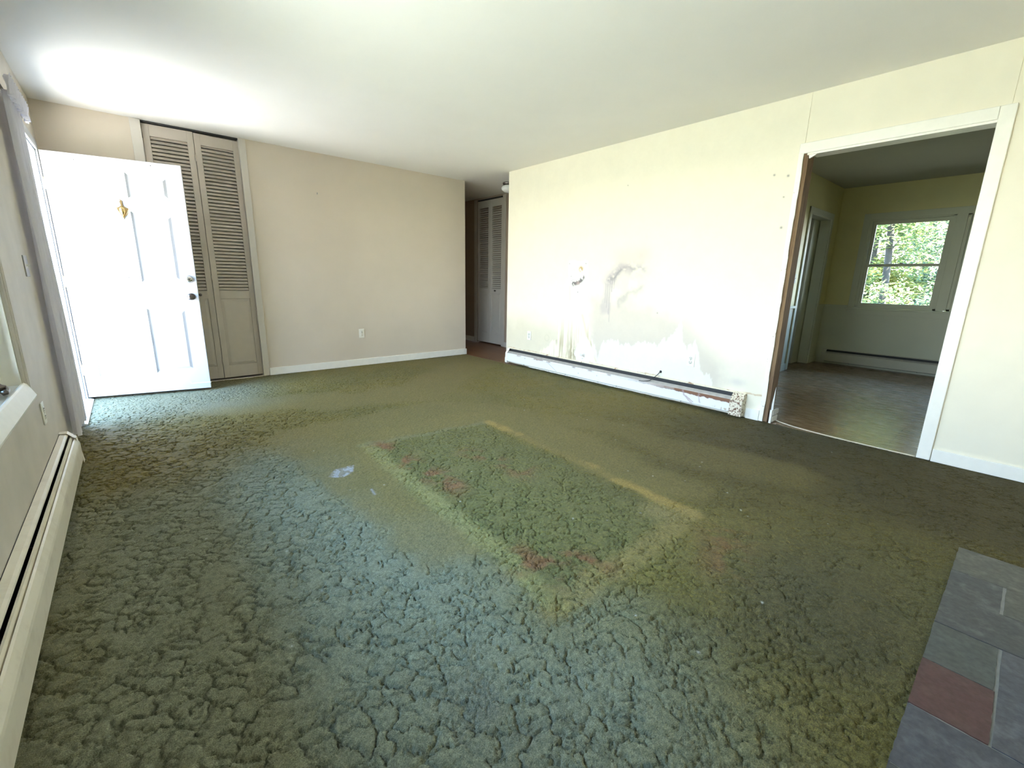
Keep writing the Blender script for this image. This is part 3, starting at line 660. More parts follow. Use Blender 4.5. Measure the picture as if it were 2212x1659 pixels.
# ================================================================== DOORS
def raised_panel(b, u0, u1, v0, v1, face, depth, inset=.032, raise_=.006, sgn=-1):
    """frame moulding slope + raised field, in the local x,z plane; face = y of the outer face, recess goes +y"""
    rec = face + depth
    def ring(a, ya, c, yc):
        A = [(u0+a, ya, v0+a), (u1-a, ya, v0+a), (u1-a, ya, v1-a), (u0+a, ya, v1-a)]
        B = [(u0+c, yc, v0+c), (u1-c, yc, v0+c), (u1-c, yc, v1-c), (u0+c, yc, v1-c)]
        va = [b.verts.new(p) for p in A]; vb = [b.verts.new(p) for p in B]
        for i in range(4):
            b.faces.new((va[i], va[(i+1) % 4], vb[(i+1) % 4], vb[i]))
        return vb
    ring(0, face, .012, rec-.002); ring(.012, rec-.002, .018, rec); ring(.018, rec, .023, rec)
    vb = ring(.023, rec, inset+.012, face+raise_)
    b.faces.new(vb)
def door_face(b, uw, z0, z1, panels, face, depth):
    """front face with rectangular holes tiled by cells"""
    us = sorted({0, uw} | {p[0] for p in panels} | {p[1] for p in panels}); vs = sorted({z0, z1} | {p[2] for p in panels} | {p[3] for p in panels})
    for a, c in zip(us[:-1], us[1:]):
        for d, e in zip(vs[:-1], vs[1:]):
            mx, mz = (a+c)/2, (d+e)/2
            if any(p[0] < mx < p[1] and p[2] < mz < p[3] for p in panels): continue
            b.faces.new([b.verts.new(q) for q in ((a, face, d), (c, face, d), (c, face, e), (a, face, e))])
    for p in panels: raised_panel(b, *p, face, depth)

fd = empty('door_1', (0.020, -0.236, 0.020), 'open white six panel front door with brass knocker', 'front door', rz=-.1931, kind='structure')
b = BM(); DWd, DHd = .914, 2.032
P6 = [(.100, .404, .180, .780), (.511, .812, .180, .780), (.100, .404, 1.017, 1.615), (.511, .812, 1.017, 1.615), (.100, .404, 1.725, 1.930), (.511, .812, 1.725, 1.930)]
door_face(b, DWd, 0, DHd, P6, 0, .017)
for (p, q, r, s) in (((0,0,0),(0,.044,0),(0,.044,DHd),(0,0,DHd)), ((DWd,0,0),(DWd,0,DHd),(DWd,.044,DHd),(DWd,.044,0)), ((0,0,DHd),(0,.044,DHd),(DWd,.044,DHd),(DWd,0,DHd)), ((0,0,0),(DWd,0,0),(DWd,.044,0),(0,.044,0)), ((0,.044,0),(DWd,.044,0),(DWd,.044,DHd),(0,.044,DHd))):
    b.faces.new([b.verts.new(t) for t in (p, q, r, s)])
bmesh.ops.remove_doubles(b, verts=b.verts, dist=1e-5); bmesh.ops.recalc_face_normals(b, faces=b.faces)
obj('door_slab', b, 'door_white', fd)
b = BM(); box(b, .757, .921, -.0025, .0, .052, .058, .0008); box(b, .757, .760, -.0025, 0, .052, .075, .0008)
obj('weather_strip', b, 'trim', fd)
b = BM()
lathe(b, [(0, 0), (.030, 0), (.031, .004), (.026, .008), (.013, .012), (.011, .028), (.020, .036), (.028, .046), (.029, .054), (.023, .062), (.010, .066), (0, .067)], (.860, 0, .887), (0, -1, 0))
kb = obj('door_knob', b, 'bronze', fd, 'dark bronze round knob')
b = BM()
lathe(b, [(0, 0), (.031, 0), (.032, .006), (.026, .016), (.021, .022), (.018, .023), (0, .023)], (.860, 0, 1.047), (0, -1, 0))
db_ = obj('deadbolt', b, 'nickel', fd, 'satin metal deadbolt')
b = BM(); box(b, .8585, .8615, -.0245, -.023, 1.040, 1.054)
lathe(b, [(0, .0232), (.006, .0232), (.006, .0240), (0, .0240)], (.860, 0, 1.047), (0, -1, 0), seg=12)
obj('keyhole', b, 'slot', db_)
# knocker: urn back plate with swinging bail and finial
kn = bpy.data.objects.new('door_knocker', None); C.objects.link(kn); kn.parent = fd; kn['label'] = 'polished brass urn knocker'
b = BM(); KX, KZ = .4605, 1.606
def disc(u, z0, r, d): lathe(b, [(0, 0), (r, 0), (r*.9, d*.6), (r*.4, d), (0, d)], (u, -.001, z0), (0, -1, 0), seg=20)
prof = [(-.040, .030), (-.036, .020), (-.028, .0), (-.016, -.024), (-.006, -.040), (0, -.062), (.006, -.040), (.016, -.024), (.028, 0), (.036, .020), (.040, .030), (.018, .040), (.006, .052), (.009, .064), (.004, .072), (.008, .084), (0, .094), (-.012, .100), (-.006, .086), (-.016, .082), (-.008, .070), (-.006, .052), (-.018, .040)]
for (s, y0, y1) in ((1, -.005, 0), (.8, -.010, -.005), (.55, -.015, -.010)):
    extr(b, [(KX+u*s, KZ+z*s) for u, z in prof], 'y', y0, y1)
lathe(b, [(.0, .034), (.012, .034), (.018, .022), (.020, .006), (.014, -.012), (.006, -.030), (.004, -.048), (0, -.056)], (KX, -.016, KZ), seg=20)
obj('urn_plate', b, 'brass', kn)
b = BM(); arc = [(KX+.041*math.cos(t), -.020-.008*abs(math.sin(t)), KZ+.022-.062*abs(math.sin(t))) for t in [math.pi*k/16 for k in range(17)]]
tube(b, arc, .0030, seg=8)
lathe(b, [(0, -.01), (.006, -.006), (.008, .0), (.006, .006), (0, .01)], (KX, -.027, KZ-.042), seg=12)
obj('knocker_bail', b, 'brass', kn)
for hz in (1.786, 1.012, .248):
    b = BM(); tube(b, [(-.008, -.004, hz-.048), (-.008, -.004, hz+.048)], .0065, seg=10)
    box(b, -.045, -.008, -.003, .0005, hz-.045, hz+.045, .001); box(b, -.008, .0, -.002, .030, hz-.045, hz+.045)
    for dz in (-.03, 0, .03): lathe(b, [(.004, 0), (.004, .001), (0, .0018)], (-.03, -.003, hz+dz), (0, -1, 0), seg=8)
    obj('hinge', b, 'brass', fd, 'brass butt hinge')
b = BM()
for u, z in ((.410, 1.056), (.424, 1.054), (.20, 1.985), (.70, 2.005)): lathe(b, [(0, -.0005), (.004, -.0005), (.003, .0008), (0, .001)], (u, 0, z), (0, -1, 0), seg=8)
obj('screw_hole', b, 'slot', fd)

def louver_leaf(name, parent, width, z0, z1, lv0, lv1, mr0, lp0, knob_u=None, mi='louver', loc=(0, 0, 0), rz=0, st=.052, pitch=.0335, louver_open=False):
    """a leaf in local x,z; front toward -y"""
    T = .028
    r = bpy.data.objects.new(name, None); C.objects.link(r); r.parent = parent; r.location = loc; r.rotation_euler = (0, 0, rz)
    b = BM(); box(b, 0, st, 0, T, z0, z1, .003); box(b, width-st, width, 0, T, z0, z1, .003)
    for a, c in ((lv1, z1), (mr0, lv0), (z0, lp0)): box(b, st-.001, width-st+.001, .001, T-.001, a, c, .002)
    obj('stile_frame', b, mi, r)
    b = BM(); z = lv0+.006
    while z < lv1-.012:
        extr(b, [(T*.80, z+pitch*.78), (T*.93, z+pitch*.66), (.0065, z-.002), (.0015, z+.003)], 'x', st-.002, width-st+.002); z += pitch
    obj('louver_slats', b, mi, r)
    b = BM(); box(b, st-.001, width-st+.001, .010, T-.006, lp0-.001, mr0+.001)
    u0, u1, v0, v1 = st, width-st, lp0, mr0
    A = [(u0, .010, v0), (u1, .010, v0), (u1, .010, v1), (u0, .010, v1)]; B = [(u0+.03, .003, v0+.03), (u1-.03, .003, v0+.03), (u1-.03, .003, v1-.03), (u0+.03, .003, v1-.03)]
    va = [b.verts.new(p) for p in A]; vb = [b.verts.new(p) for p in B]
    for i in range(4): b.faces.new((va[i], va[(i+1) % 4], vb[(i+1) % 4], vb[i]))
    b.faces.new(vb); bmesh.ops.recalc_face_normals(b, faces=b.faces)
    obj('lower_panel', b, mi, r)
    if knob_u is not None:
        b = BM(); lathe(b, [(0, 0), (.010, 0), (.007, .006), (.007, .014), (.014, .020), (.015, .026), (.010, .032), (0, .034)], (knob_u, 0, (lv0+mr0)/2), (0, -1, 0), seg=16)
        obj('knob', b, 'bronze', r, 'small dark knob')
    return r
cl = empty('door_2', (0, 0, 0), 'two leaf taupe louvered bifold closet door behind the open front door', 'closet door', kind='structure')
louver_leaf('closet_leaf', cl, .386, .018, 2.452, .950, 2.352, .868, .150, knob_u=.27, loc=(.705, .026, 0), rz=-.035)
louver_leaf('closet_leaf', cl, .380, .018, 2.445, .950, 2.345, .868, .150, loc=(1.0945, .010, 0), rz=.05)
b = BM()
for hz in (2.22, 1.08, .20): tube(b, [(1.0925, .006, hz-.03), (1.0925, .006, hz+.03)], .006, seg=8)
obj('leaf_hinge', b, 'louver', cl)
b = BM(); box(b, .70, 1.47, .012, .045, 2.458, 2.472)
obj('track', b, 'dark_metal', cl)
hc = empty('door_3', (HX, 1.034, 0), 'pale louvered bifold door at the end of the dim hall', 'closet door', rz=-math.pi/2, kind='structure')
louver_leaf('closet_leaf', hc, .355, .02, 2.425, .975, 2.31, .90, .185, loc=(.002, .006, 0), rz=0.0, pitch=.034, mi='closet_trim')
louver_leaf('closet_leaf', hc, .352, .02, 2.425, .975, 2.31, .90, .185, knob_u=.165, loc=(.359, .006, 0), rz=0.0, pitch=.034, mi='closet_trim')
b = BM(); box(b, 0, .712, .01, .04, 2.435, 2.45)
obj('track', b, 'dark_metal', hc)

# ================================================================== WINDOWS
# left window: crank casement, only its near jamb and sill come into view
wn = empty('window_1', (0, 0, 0), 'wide casement window with slanted sill on the left wall', 'window', kind='structure')
b = BM()
for (x0, x1, y0, y1) in ((0, .013, WO1-.004, WO1+.070), (0, .013, WO0-.07, WO0+.004)): box(b, x0, x1, y0, y1, WZ0-.055, WZ1+.07, .003)
box(b, .012, .020, WO1+.030, WO1+.040, WZ0-.03, WZ1+.07, .002); box(b, .012, .019, WO1+.010, WO1+.018, WZ0-.03, WZ1+.07, .002)
box(b, 0, .0125, WO0-.07, WO1+.07, WZ1-.004, WZ1+.07, .003)
obj('casing', b, 'closet_trim', wn)
b = BM()
box(b, -.13, 0, WO1-.015, WO1, WZ0, WZ1); box(b, -.13, 0, WO0, WO0+.015, WZ0, WZ1); box(b, -.13, 0, WO0, WO1, WZ1-.015, WZ1)
obj('jamb', b, 'trim', wn)
b = BM(); box(b, -.13, -.006, WO0, WO1, WZ0-.010, WZ0+.010, .002)
obj('stool', b, 'sill_sky_tint', wn)
b = BM(); extr(b, [(-.004, .596), (-.002, .626), (.006, .629), (.012, .624), (.036, .566), (.032, .553), (.0, .553)], 'y', WO0-.06, -2.722)
obj('apron', b, 'trim', wn)
b = BM()
ys_ = [WO1-.015, WO1-.015-.74, WO1-.015-1.48, WO0+.015]
for a, c in zip(ys_[:-1], ys_[1:]):
    box(b, -.095, -.055, a-.045, a, WZ0+.01, WZ1-.015, .003); box(b, -.095, -.055, c, c+.045, WZ0+.01, WZ1-.015, .003)
    box(b, -.0945, -.0555, c, a, WZ0+.01, WZ0+.065, .003); box(b, -.0945, -.0555, c, a, WZ1-.065, WZ1-.015, .003)
obj('sash', b, 'trim', wn)
b = BM()
for a, c in zip(ys_[:-1], ys_[1:]): box(b, -.078, -.074, c+.044, a-.044, WZ0+.06, WZ1-.06)
obj('pane', b, 'glass', wn)
b = BM(); lathe(b, [(0, 0), (.022, 0), (.024, .01), (.014, .02), (.010, .03), (0, .032)], (-.052, -2.90, WZ0+.030), (1, 0, 0), seg=16)
tube(b, [(-.022, -2.90, WZ0+.03), (-.012, -2.93, WZ0+.028), (-.008, -2.99, WZ0+.022), (-.008, -3.02, WZ0+.030)], .006, seg=8, smooth_pts=1)
lathe(b, [(0, -.012), (.009, -.008), (.010, .008), (0, .012)], (-.008, -3.03, WZ0+.034), (1, 0, .3), seg=12)
obj('crank_handle', b, 'bronze', wn, 'dark crank handle')

# dining windows: double hung pair
def double_hung(name, y0, y1, label):
    r = empty(name, (FX, y1, DZ0), label, 'window', kind='structure'); wd = y1-y0; h = DZ1-DZ0
    # local: x into wall (+), y from -wd to 0, z 0..h
    b = BM(); ZM = .575
    box(b, .0, .10, -.030, 0, 0, h); box(b, .0, .10, -wd, -wd+.030, 0, h); box(b, 0, .10, -wd, 0, h-.025, h); box(b, 0, .10, -wd, 0, -.002, .02)
    obj('window_frame', b, 'dining_lower', r)
    b = BM()
    box(b, .045, .075, -.068, -.030, ZM-.012, h-.025, .002); box(b, .045, .075, -wd+.030, -wd+.068, ZM-.012, h-.025, .002)
    box(b, .046, .074, -wd+.03, -.03, h-.072, h-.025, .002); box(b, .046, .074, -wd+.03, -.03, ZM-.012, ZM+.022, .002)
    obj('upper_sash', b, 'dining_lower', r)
    b = BM()
    box(b, .012, .042, -.068, -.030, .02, ZM+.016, .002); box(b, .012, .042, -wd+.030, -wd+.068, .02, ZM+.016, .002)
    box(b, .013, .041, -wd+.03, -.03, .02, .062, .002); box(b, .013, .041, -wd+.03, -.03, ZM-.016, ZM+.016, .002)
    obj('lower_sash', b, 'dining_lower', r)
    b = BM(); box(b, .058, .061, -wd+.066, -.066, ZM+.02, h-.07); box(b, .026, .029, -wd+.066, -.066, .06, ZM-.014)
    obj('pane', b, 'glass', r)
    b = BM(); lathe(b, [(0, 0), (.018, 0), (.020, .006), (.010, .014), (0, .016)], (.028, -wd/2, ZM+.016), (0, 0, 1), seg=14); box(b, .0, .03, -wd/2-.006, -wd/2+.03, ZM+.022, ZM+.030, .002)
    obj('sash_lock', b, 'bronze', r, 'dark sash lock')
    return r
double_hung('window_2', -4.735, -3.875, 'double hung dining window with green trees outside')
double_hung('window_3', -5.655, -4.835, 'second dining window mostly hidden by the right casing')
b = BM()
box(b, FX-.016, FX, DW1-.01, DW1+.065, DZ0-.02, DZ1+.075, .004); box(b, FX-.016, FX, DW0-.065, DW0+.01, DZ0-.02, DZ1+.075, .004)
box(b, FX-.0155, FX, DW0, DW1, DZ1-.01, DZ1+.075, .004); box(b, FX-.016, FX+.1, -4.835, -4.735, DZ0, DZ1, .003)
box(b, FX-.045, FX+.05, DW0-.09, DW1+.09, DZ0-.030, DZ0-.004, .004); box(b, FX-.015, FX, DW0-.07, DW1+.07, DZ0-.10, DZ0-.030, .004)
struct('trim_17', b, 'dining_lower', 'casing, mullion and sill around the two dining windows', 'window casing')

# ================================================================== BASEBOARD HEATERS
def heater(name, label, loc, rz, length, mats, hood, damp, cover, capL=.05, capR=.05, open_damper=True, capmats=None, rods=False):
    """local frame: +x out from the wall, runs along +y from 0 to length"""
    r = empty(name, loc, label, 'baseboard heater', rz=rz)
    b = BM(); box(b, 0, .003, .0, length, .018, .196)
    obj('back_panel', b, 'dark_metal', r)  # near-black finish paints in the shade inside the slot
    b = BM(); extr(b, sheet_poly(hood, .0025), 'y', .0, length); obj('hood', b, mats['hood'], r)
    b = BM(); extr(b, sheet_poly(damp, .0022), 'y', capL*.3, length-capR*.3); obj('damper', b, mats['damper'], r)
    b = BM(); extr(b, sheet_poly(cover, .0025), 'y', capL*.3, length-capR*.3)
    if mats.get('paint') is not None:
        fc = mats['paint'](b, r, length)
    else: fc = obj('front_cover', b, mats['cover'], r)
    b = BM(); tube(b, [(.038, .06, .075), (.038, length-.06, .075)], .010, seg=10)
    n = int((length-.3)/.022)
    for k in range(n):
        y = .15+k*.022; box(b, .012, .062, y, y+.0012, .045, .105)
    obj('heating_fins', b, 'dark_metal', r)
    k = 0.35
    while k < length-.2:
        b = BM(); box(b, .003, .058, k, k+.004, .02, .15); obj('hanger_bracket', b, 'dark_metal', r); k += .75
    for (a, c, nm) in ((-.004, capL, 0), (length-capR, length+.004, 1)):
        b = BM()
        pr = [(0, .012), (0, .204), (hood[0][0]+.03, .202), (cover[1][0]+.001, cover[1][1]+.010), (cover[2][0]+.0035, cover[2][1]+.006), (cover[-2][0]+.0035, .012)]
        if nm == 0:
            extr(b, pr, 'y', a, a+.003)
            extr(b, sheet_poly(pr[1:], .0022), 'y', a, c)
        else:
            extr(b, pr, 'y', c-.003, c)
            extr(b, sheet_poly(pr[1:], .0022), 'y', a, c)
        m = capmats[nm] if capmats else mats['cover']
        obj('end_cap', b, m, r, 'rust-spotted end cap' if m == 'rusty' else None)
    return r

def painted_cover(b, r, length):
    o = obj('front_cover', b, 'heater_white', r)
    bm = bmesh.new(); bm.from_mesh(o.data)
    bmesh.ops.triangulate(bm, faces=[f for f in bm.faces if len(f.verts) > 4])
    lng = [e for e in bm.edges if abs(e.verts[0].co.y-e.verts[1].co.y) > 1]
    bmesh.ops.subdivide_edges(bm, edges=lng, cuts=560, use_grid_fill=True)
    tall = [e for e in bm.edges if abs(e.verts[0].co.z-e.verts[1].co.z) > .03]
    bmesh.ops.subdivide_edges(bm, edges=tall, cuts=22, use_grid_fill=True)
    bm.to_mesh(o.data); bm.free(); me = o.data
    n = len(me.vertices); co = np.empty(n*3, np.float32); me.vertices.foreach_get('co', co); co = co.reshape(-1, 3)
    Y, Z = co[:, 1].astype(float), co[:, 2].astype(float)
    col = np.zeros((n, 3))+np.array([.80, .82, .82])
    # local y 0 = hall end; rust creeps along the top edge toward the opening
    f = fbm(Y*30, Z*60, 5); grow = sstep(1.6, 3.0, Y)
    edge = sstep(-.002, .002, Z-.130+.014*grow+(f-.5)*.022)
    col = lerp(col, (.20, .10, .06), edge*np.clip(grow*1.1+sstep(.60, .7, fbm(Y*4, Z, 9))*.7, 0, 1))
    for pts in ([(2.62, .14), (2.66, .08), (2.72, .04)], [(2.78, .14), (2.80, .06)], [(2.66, .09), (2.74, .05)]):
        col = lerp(col, (.40, .30, .30), np.exp(-(line_d(Y+(f-.5)*.03, Z, pts)/.006)**2)*.8)
    col = lerp(col, (.42, .32, .20), sstep(.56, .64, fbm(Y*38, Z*38, 15))*sstep(2.86, 3.0, Y)*sstep(.075, .045, Z))
    col = lerp(col, (.38, .38, .36), np.exp(-(line_d(Y, Z, [(.80, .14), (.98, .04)])/.0035)**2)*.8)
    for (py, pz, s) in ((.40, .12, .008), (1.33, .08, .007), (.84, .14, .010), (1.6, .10, .006)):
        col = lerp(col, (.30, .27, .25), np.exp(-((Y-py)**2+(Z-pz)**2)/(s*s))*.8)
    at = me.color_attributes.new('paint', 'FLOAT_COLOR', 'POINT'); cc = np.ones((n, 4), np.float32); cc[:, :3] = col; at.data.foreach_set('color', cc.ravel())
    return o
# left wall heater: local +x = world +x, runs toward the camera and past it (rotate 0, extend in +y from YR)
heater('baseboard_heater', 'long cream baseboard heater under the left window', (0.0, -6.03, 0), 0, 3.985,
       dict(hood='heater_cream', lip='heater_cream', damper='heater_cream', cover='heater_cream'),
       hood=[(.004, .200), (.026, .197), (.034, .190), (.036, .184)], damp=[(.042, .172), (.048, .172), (.052, .160), (.052, .150)],
       cover=[(.052, .150), (.057, .163), (.064, .160), (.076, .132), (.078, .120), (.078, .030), (.072, .026)])
# cream wall heater: local +x -> world -x
heater('baseboard_heater', 'dented white baseboard heater with rusty right end on the damaged cream wall', (W, -.945, 0), math.pi, 3.165,
       dict(hood='heater_lip', lip='heater_lip', damper='damper', cover='heater_white', paint=painted_cover),
       hood=[(.003, .213), (.010, .210), (.018, .205), (.020, .200)], damp=[(.036, .166), (.039, .170), (.060, .150), (.064, .142)],
       cover=[(.060, .138), (.068, .144), (.074, .140), (.078, .134), (.078, .038), (.074, .032)], capL=.035, capR=.10, capmats=['trim', 'rusty'])
heater('baseboard_heater', 'dull grey baseboard heater under the dining window', (FX, -3.60, 0), math.pi, 3.7,
       dict(hood='heater_dining', lip='heater_dining', damper='damper', cover='heater_dining'),
       hood=[(.003, .210), (.010, .209), (.018, .205), (.020, .200)], damp=[(.036, .168), (.040, .171), (.058, .155), (.062, .148)],
       cover=[(.060, .148), (.067, .152), (.072, .146), (.074, .138), (.074, .036), (.070, .030)])

# ================================================================== ELECTRICAL
def outlet(label, loc, rz, h=.114, w_=.070, mats='plate', tilt=0):
    """plate in local x,z facing -y"""
    r = empty('wall_outlet', loc, label, 'outlet', rz=rz)
    b = BM(); box(b, -w_/2, w_/2, -.006, 0, -h/2, h/2, .0025); obj('cover_plate', b, mats, r)
    for s in (1, -1):
        b = BM(); lathe(b, [(0, .0060), (.0165, .0060), (.0165, .0078), (0, .0078)], (0, 0, s*.0195), (0, -1, 0), seg=20)
        rc = obj('receptacle', b, mats, r)
        b = BM(); box(b, -.0085, -.0060, -.0086, -.0076, s*.0195-.001, s*.0195+.008); box(b, .0055, .0080, -.0086, -.0076, s*.0195, s*.0195+.007)
        lathe(b, [(0, .0076), (.0028, .0076), (.0028, .0086), (0, .0086)], (0, 0, s*.0195-.0075), (0, -1, 0), seg=10)
        obj('socket_slots', b, 'slot', rc)
    b = BM(); lathe(b, [(0, .006), (.003, .006), (.002, .0075), (0, .0078)], (0, 0, 0), (0, -1, 0), seg=10); obj('plate_screw', b, 'nickel', r)
    return r
outlet('ivory outlet low on the beige back wall', (2.639, 0, .413), 0)
outlet('small white outlet on the cream wall near the hall corner', (W, -1.334, .415), -math.pi/2)
outlet('larger white outlet on bare plaster above the rusty heater', (W, -3.577, .42), -math.pi/2, h=.125, w_=.078)
outlet('outlet seen edge on under the left window sill', (0, -2.415, .41), math.pi/2)
def switch(label, loc, rz, w_=.115, mats='plate', n=2):
    r = empty('light_switch', loc, label, 'light switch', rz=rz)
    b = BM(); box(b, -w_/2, w_/2, -.006, 0, -.057, .057, .0025); obj('cover_plate', b, mats, r)
    for k in range(n):
        u = (k-(n-1)/2)*.046
        b = BM(); box(b, u-.005, u+.005, -.0075, -.005, -.012, .012, .0006); extr(b, [(-.006, -.004), (-.019, .004), (-.018, .009), (-.006, .006)], 'x', u-.0035, u+.0035)
        obj('toggle', b, 'plate', r)
    return r
switch('grey double light switch beside the curtain on the left wall', (0, -1.925, 1.14), math.pi/2, mats='plate_dark')
switch('small switch on the dining wall before the dark doorway', (6.96, DY, 1.21), 0, w_=.07, n=1, mats='dining_lower')

b = BM(); tube(b, [(W+.004, -3.278, .259), (W-.010, -3.279, .259), (W-.026, -3.275, .246), (W-.034, -3.262, .225), (W-.060, -3.235, .192), (W-.085, -3.215, .165), (W-.098, -3.150, .150), (W-.105, -3.105, .151)], .0035, seg=8, smooth_pts=2)
lathe(b, [(0, 0), (.013, 0), (.013, .003), (.006, .006), (0, .006)], (W, -3.278, .259), (-1, 0, 0), seg=14)
tag(obj('coaxial_cable', b, 'cable'), 'short black cable poking out of the wall above the heater', 'cable')
b = BM(); lathe(b, [(0, 0), (.006, 0), (.006, .004), (.002, .006), (.002, .016), (0, .018)], (2.215, 0, 2.047), (0, -1, 0), seg=10); box(b, 2.209, 2.217, -.012, 0, 2.030, 2.040, .001)
tag(obj('wall_anchor', b, 'plate_dark'), 'small metal anchor left high on the beige wall', 'wall anchor')

# hall ceiling light
lt = empty('ceiling_light', (4.76, -.355, H), 'small dark rimmed globe light on the hall ceiling', 'ceiling light')
b = BM(); lathe(b, [(0, 0), (.075, 0), (.078, -.010), (.070, -.030), (.050, -.036), (0, -.036)], (0, 0, 0)); obj('canopy', b, 'bronze', lt)
b = BM(); lathe(b, [(.050, -.034), (.078, -.045), (.095, -.070), (.088, -.100), (.060, -.125), (.020, -.136), (0, -.137)], (0, 0, 0)); obj('glass_shade', b, 'glass_white', lt)

# dining curtain bracket at the window head
br = empty('curtain_bracket', (FX, -4.93, 2.12), 'grey fabric valance and dark bracket above the second dining window', 'valance')
b = BM(); box(b, -.06, 0, -.01, .01, -.006, .012, .002); box(b, -.07, -.055, -.012, .012, -.012, .03, .002); box(b, -.004, 0, -.02, .02, -.03, .03, .001); obj('bracket', b, 'dark_metal', br)
b = BM(); n = 40; pr = []
for k in range(n+1):
    t = k/n; pr.append((-.045 + .012*math.sin(t*38), -.02 - t*.72))
extr(b, sheet_poly(pr, .003), 'z', .02, .22); obj('valance', b, 'plate_dark', br)

# ================================================================== CURTAIN
cu = empty('curtain', (.032, -1.45, .06), 'narrow lilac grey pleated curtain hanging beside the front doorway', 'curtain')
def curtain_mesh():
    b = BM(); nu, nv = 90, 40; V = []
    for j in range(nv+1):
        t = j/nv; z = .02 + t*2.0; wd = .52*(1-.16*t**2) + .02*math.sin(t*3); y0 = -.285+.02*t
        row = []
        for i in range(nu+1):
            s = i/nu; ph = s*2*math.pi*7 + .5*math.sin(t*4)
            am = .022*(1-.35*t)*(.7+.3*math.sin(s*9+1))
            row.append(b.verts.new((.010+am*math.sin(ph)+.004*math.sin(ph*2.1+t*6), y0+s*wd, z)))
        V.append(row)
    for j in range(nv):
        for i in range(nu):
            f = b.faces.new((V[j][i], V[j][i+1], V[j+1][i+1], V[j+1][i])); f.smooth = True
    return b
o = obj('pleated_panel', curtain_mesh(), 'curtain', cu)

b = BM(); n = 70; V = []
for j in range(7):
    t = j/6; row = []
    for i in range(n+1):
        s = i/n; ph = s*2*math.pi*11
        am = .012+.012*abs(t-.45)*2
        row.append(b.verts.new((.036+am*.7*math.sin(ph+t), -.33+s*.66, 1.985+t*.105+.012*math.sin(ph*.5+t*3)*(1 if t > .7 else .4))))
    V.append(row)
for j in range(6):
    for i in range(n):
        f = b.faces.new((V[j][i], V[j][i+1], V[j+1][i+1], V[j+1][i])); f.smooth = True
o = obj('ruffled_header', b, 'curtain', cu)
cr_ = empty('curtain_rod', (.030, -1.45, 2.095), 'short curtain rod above the doorway curtain', 'curtain rod')
b = BM(); tube(b, [(0, -.36, 0), (0, .36, 0)], .007, seg=10); obj('pole', b, 'rod', cr_)
for s in (-1, 1):
    b = BM(); lathe(b, [(0, 0), (.010, 0), (.007, .006), (.014, .014), (.016, .022), (.010, .032), (0, .036)], (0, s*.36, 0), (0, s, 0), seg=14); obj('finial', b, 'rod', cr_)
    b = BM(); box(b, -.030, .0, s*.345-.004, s*.345+.004, -.006, .006, .001); box(b, -.030, -.027, s*.345-.012, s*.345+.012, -.02, .02, .001); obj('bracket', b, 'rod', cr_)

# ================================================================== HEARTH
def build_hearth():
    r = empty('hearth', (2.0, -5.80, 0), 'slate tile hearth with one red tile set into the carpet corner', 'hearth')
    b = BM(); box(b, 1.20-2.0, 3.066-2.0, YR+5.80, -5.570+5.80, -.02, .0035)
    obj('grout_bed', b, 'grout', r)
    Z1 = .0055; g = .0045
    tiles = [(2.823, 3.070, -5.566, -5.86, 'slate_olive'), (2.602, 2.823, -5.566, -5.714, 'slate_grey'), (2.602, 2.823, -5.714, -6.02, 'slate_olive'),
             (2.373, 2.602, -5.566, -5.90, 'slate_grey'), (2.137, 2.373, -5.566, -5.722, 'slate_green'), (1.902, 2.137, -5.566, -5.725, 'slate_red'),
             (1.902, 2.373, -5.722, -6.02, 'slate_blue'), (1.661, 1.902, -5.566, -5.92, 'slate_blue'), (1.43, 1.661, -5.566, -5.72, 'slate_grey'), (1.21, 1.43, -5.566, -5.9, 'slate_green'),
             (2.823, 3.070, -5.86, -6.04, 'slate_grey'), (2.373, 2.602, -5.90, -6.04, 'slate_green'), (1.43, 1.661, -5.72, -6.02, 'slate_olive'), (1.661, 1.902, -5.92, -6.04, 'slate_grey')]
    names = ['slate_grey', 'slate_green', 'slate_red', 'slate_blue', 'slate_olive']
    b = BM()
    for (x0, x1, y1, y0, m) in tiles:
        gx = .0012+random.uniform(0, .0012); poly = []
        n = 10; X0, X1, Y0, Y1 = x0+gx-2, x1-gx-2, y0+g+5.8, y1-(.001 if y1 > -5.57 else g)+5.8
        for (ax, ay, bx, by) in ((X0, Y0, X1, Y0), (X1, Y0, X1, Y1), (X1, Y1, X0, Y1), (X0, Y1, X0, Y0)):
            for k in range(n):
                t = k/n; j = random.uniform(-.0012, .0012) if k else 0
                poly.append((ax+(bx-ax)*t+(j if abs(bx-ax) < 1e-6 else 0), ay+(by-ay)*t+(j if abs(by-ay) < 1e-6 else 0)))
        extr(b, poly, 'z', -.005, Z1+random.uniform(-.001, .001), mi=names.index(m))
    obj('slate_tiles', b, names, r)
build_hearth()

# ================================================================== OUTSIDE
b = BM(); box(b, 9.0, 60, -40, 40, -.5, -.47)  # unseen ground, added dark to cut bounce onto the dining ceiling
tag(obj('bounce_cut_ground', b, 'bark'), 'unseen dark ground under the trees, added to cut bounce light', 'ground', kind='structure')
b = BM(); box(b, -60, 70, -60, 60, -.60, -.50)
tag(obj('lawn_ground', b, 'grass'), 'sunlit lawn outside the house', 'lawn', kind='structure')
b = BM(); box(b, -5.5, -.14, -3.6, 1.2, -.5, -.10, .01)
tag(obj('porch_slab', b, 'concrete'), 'concrete porch outside the front door', 'porch', kind='structure')

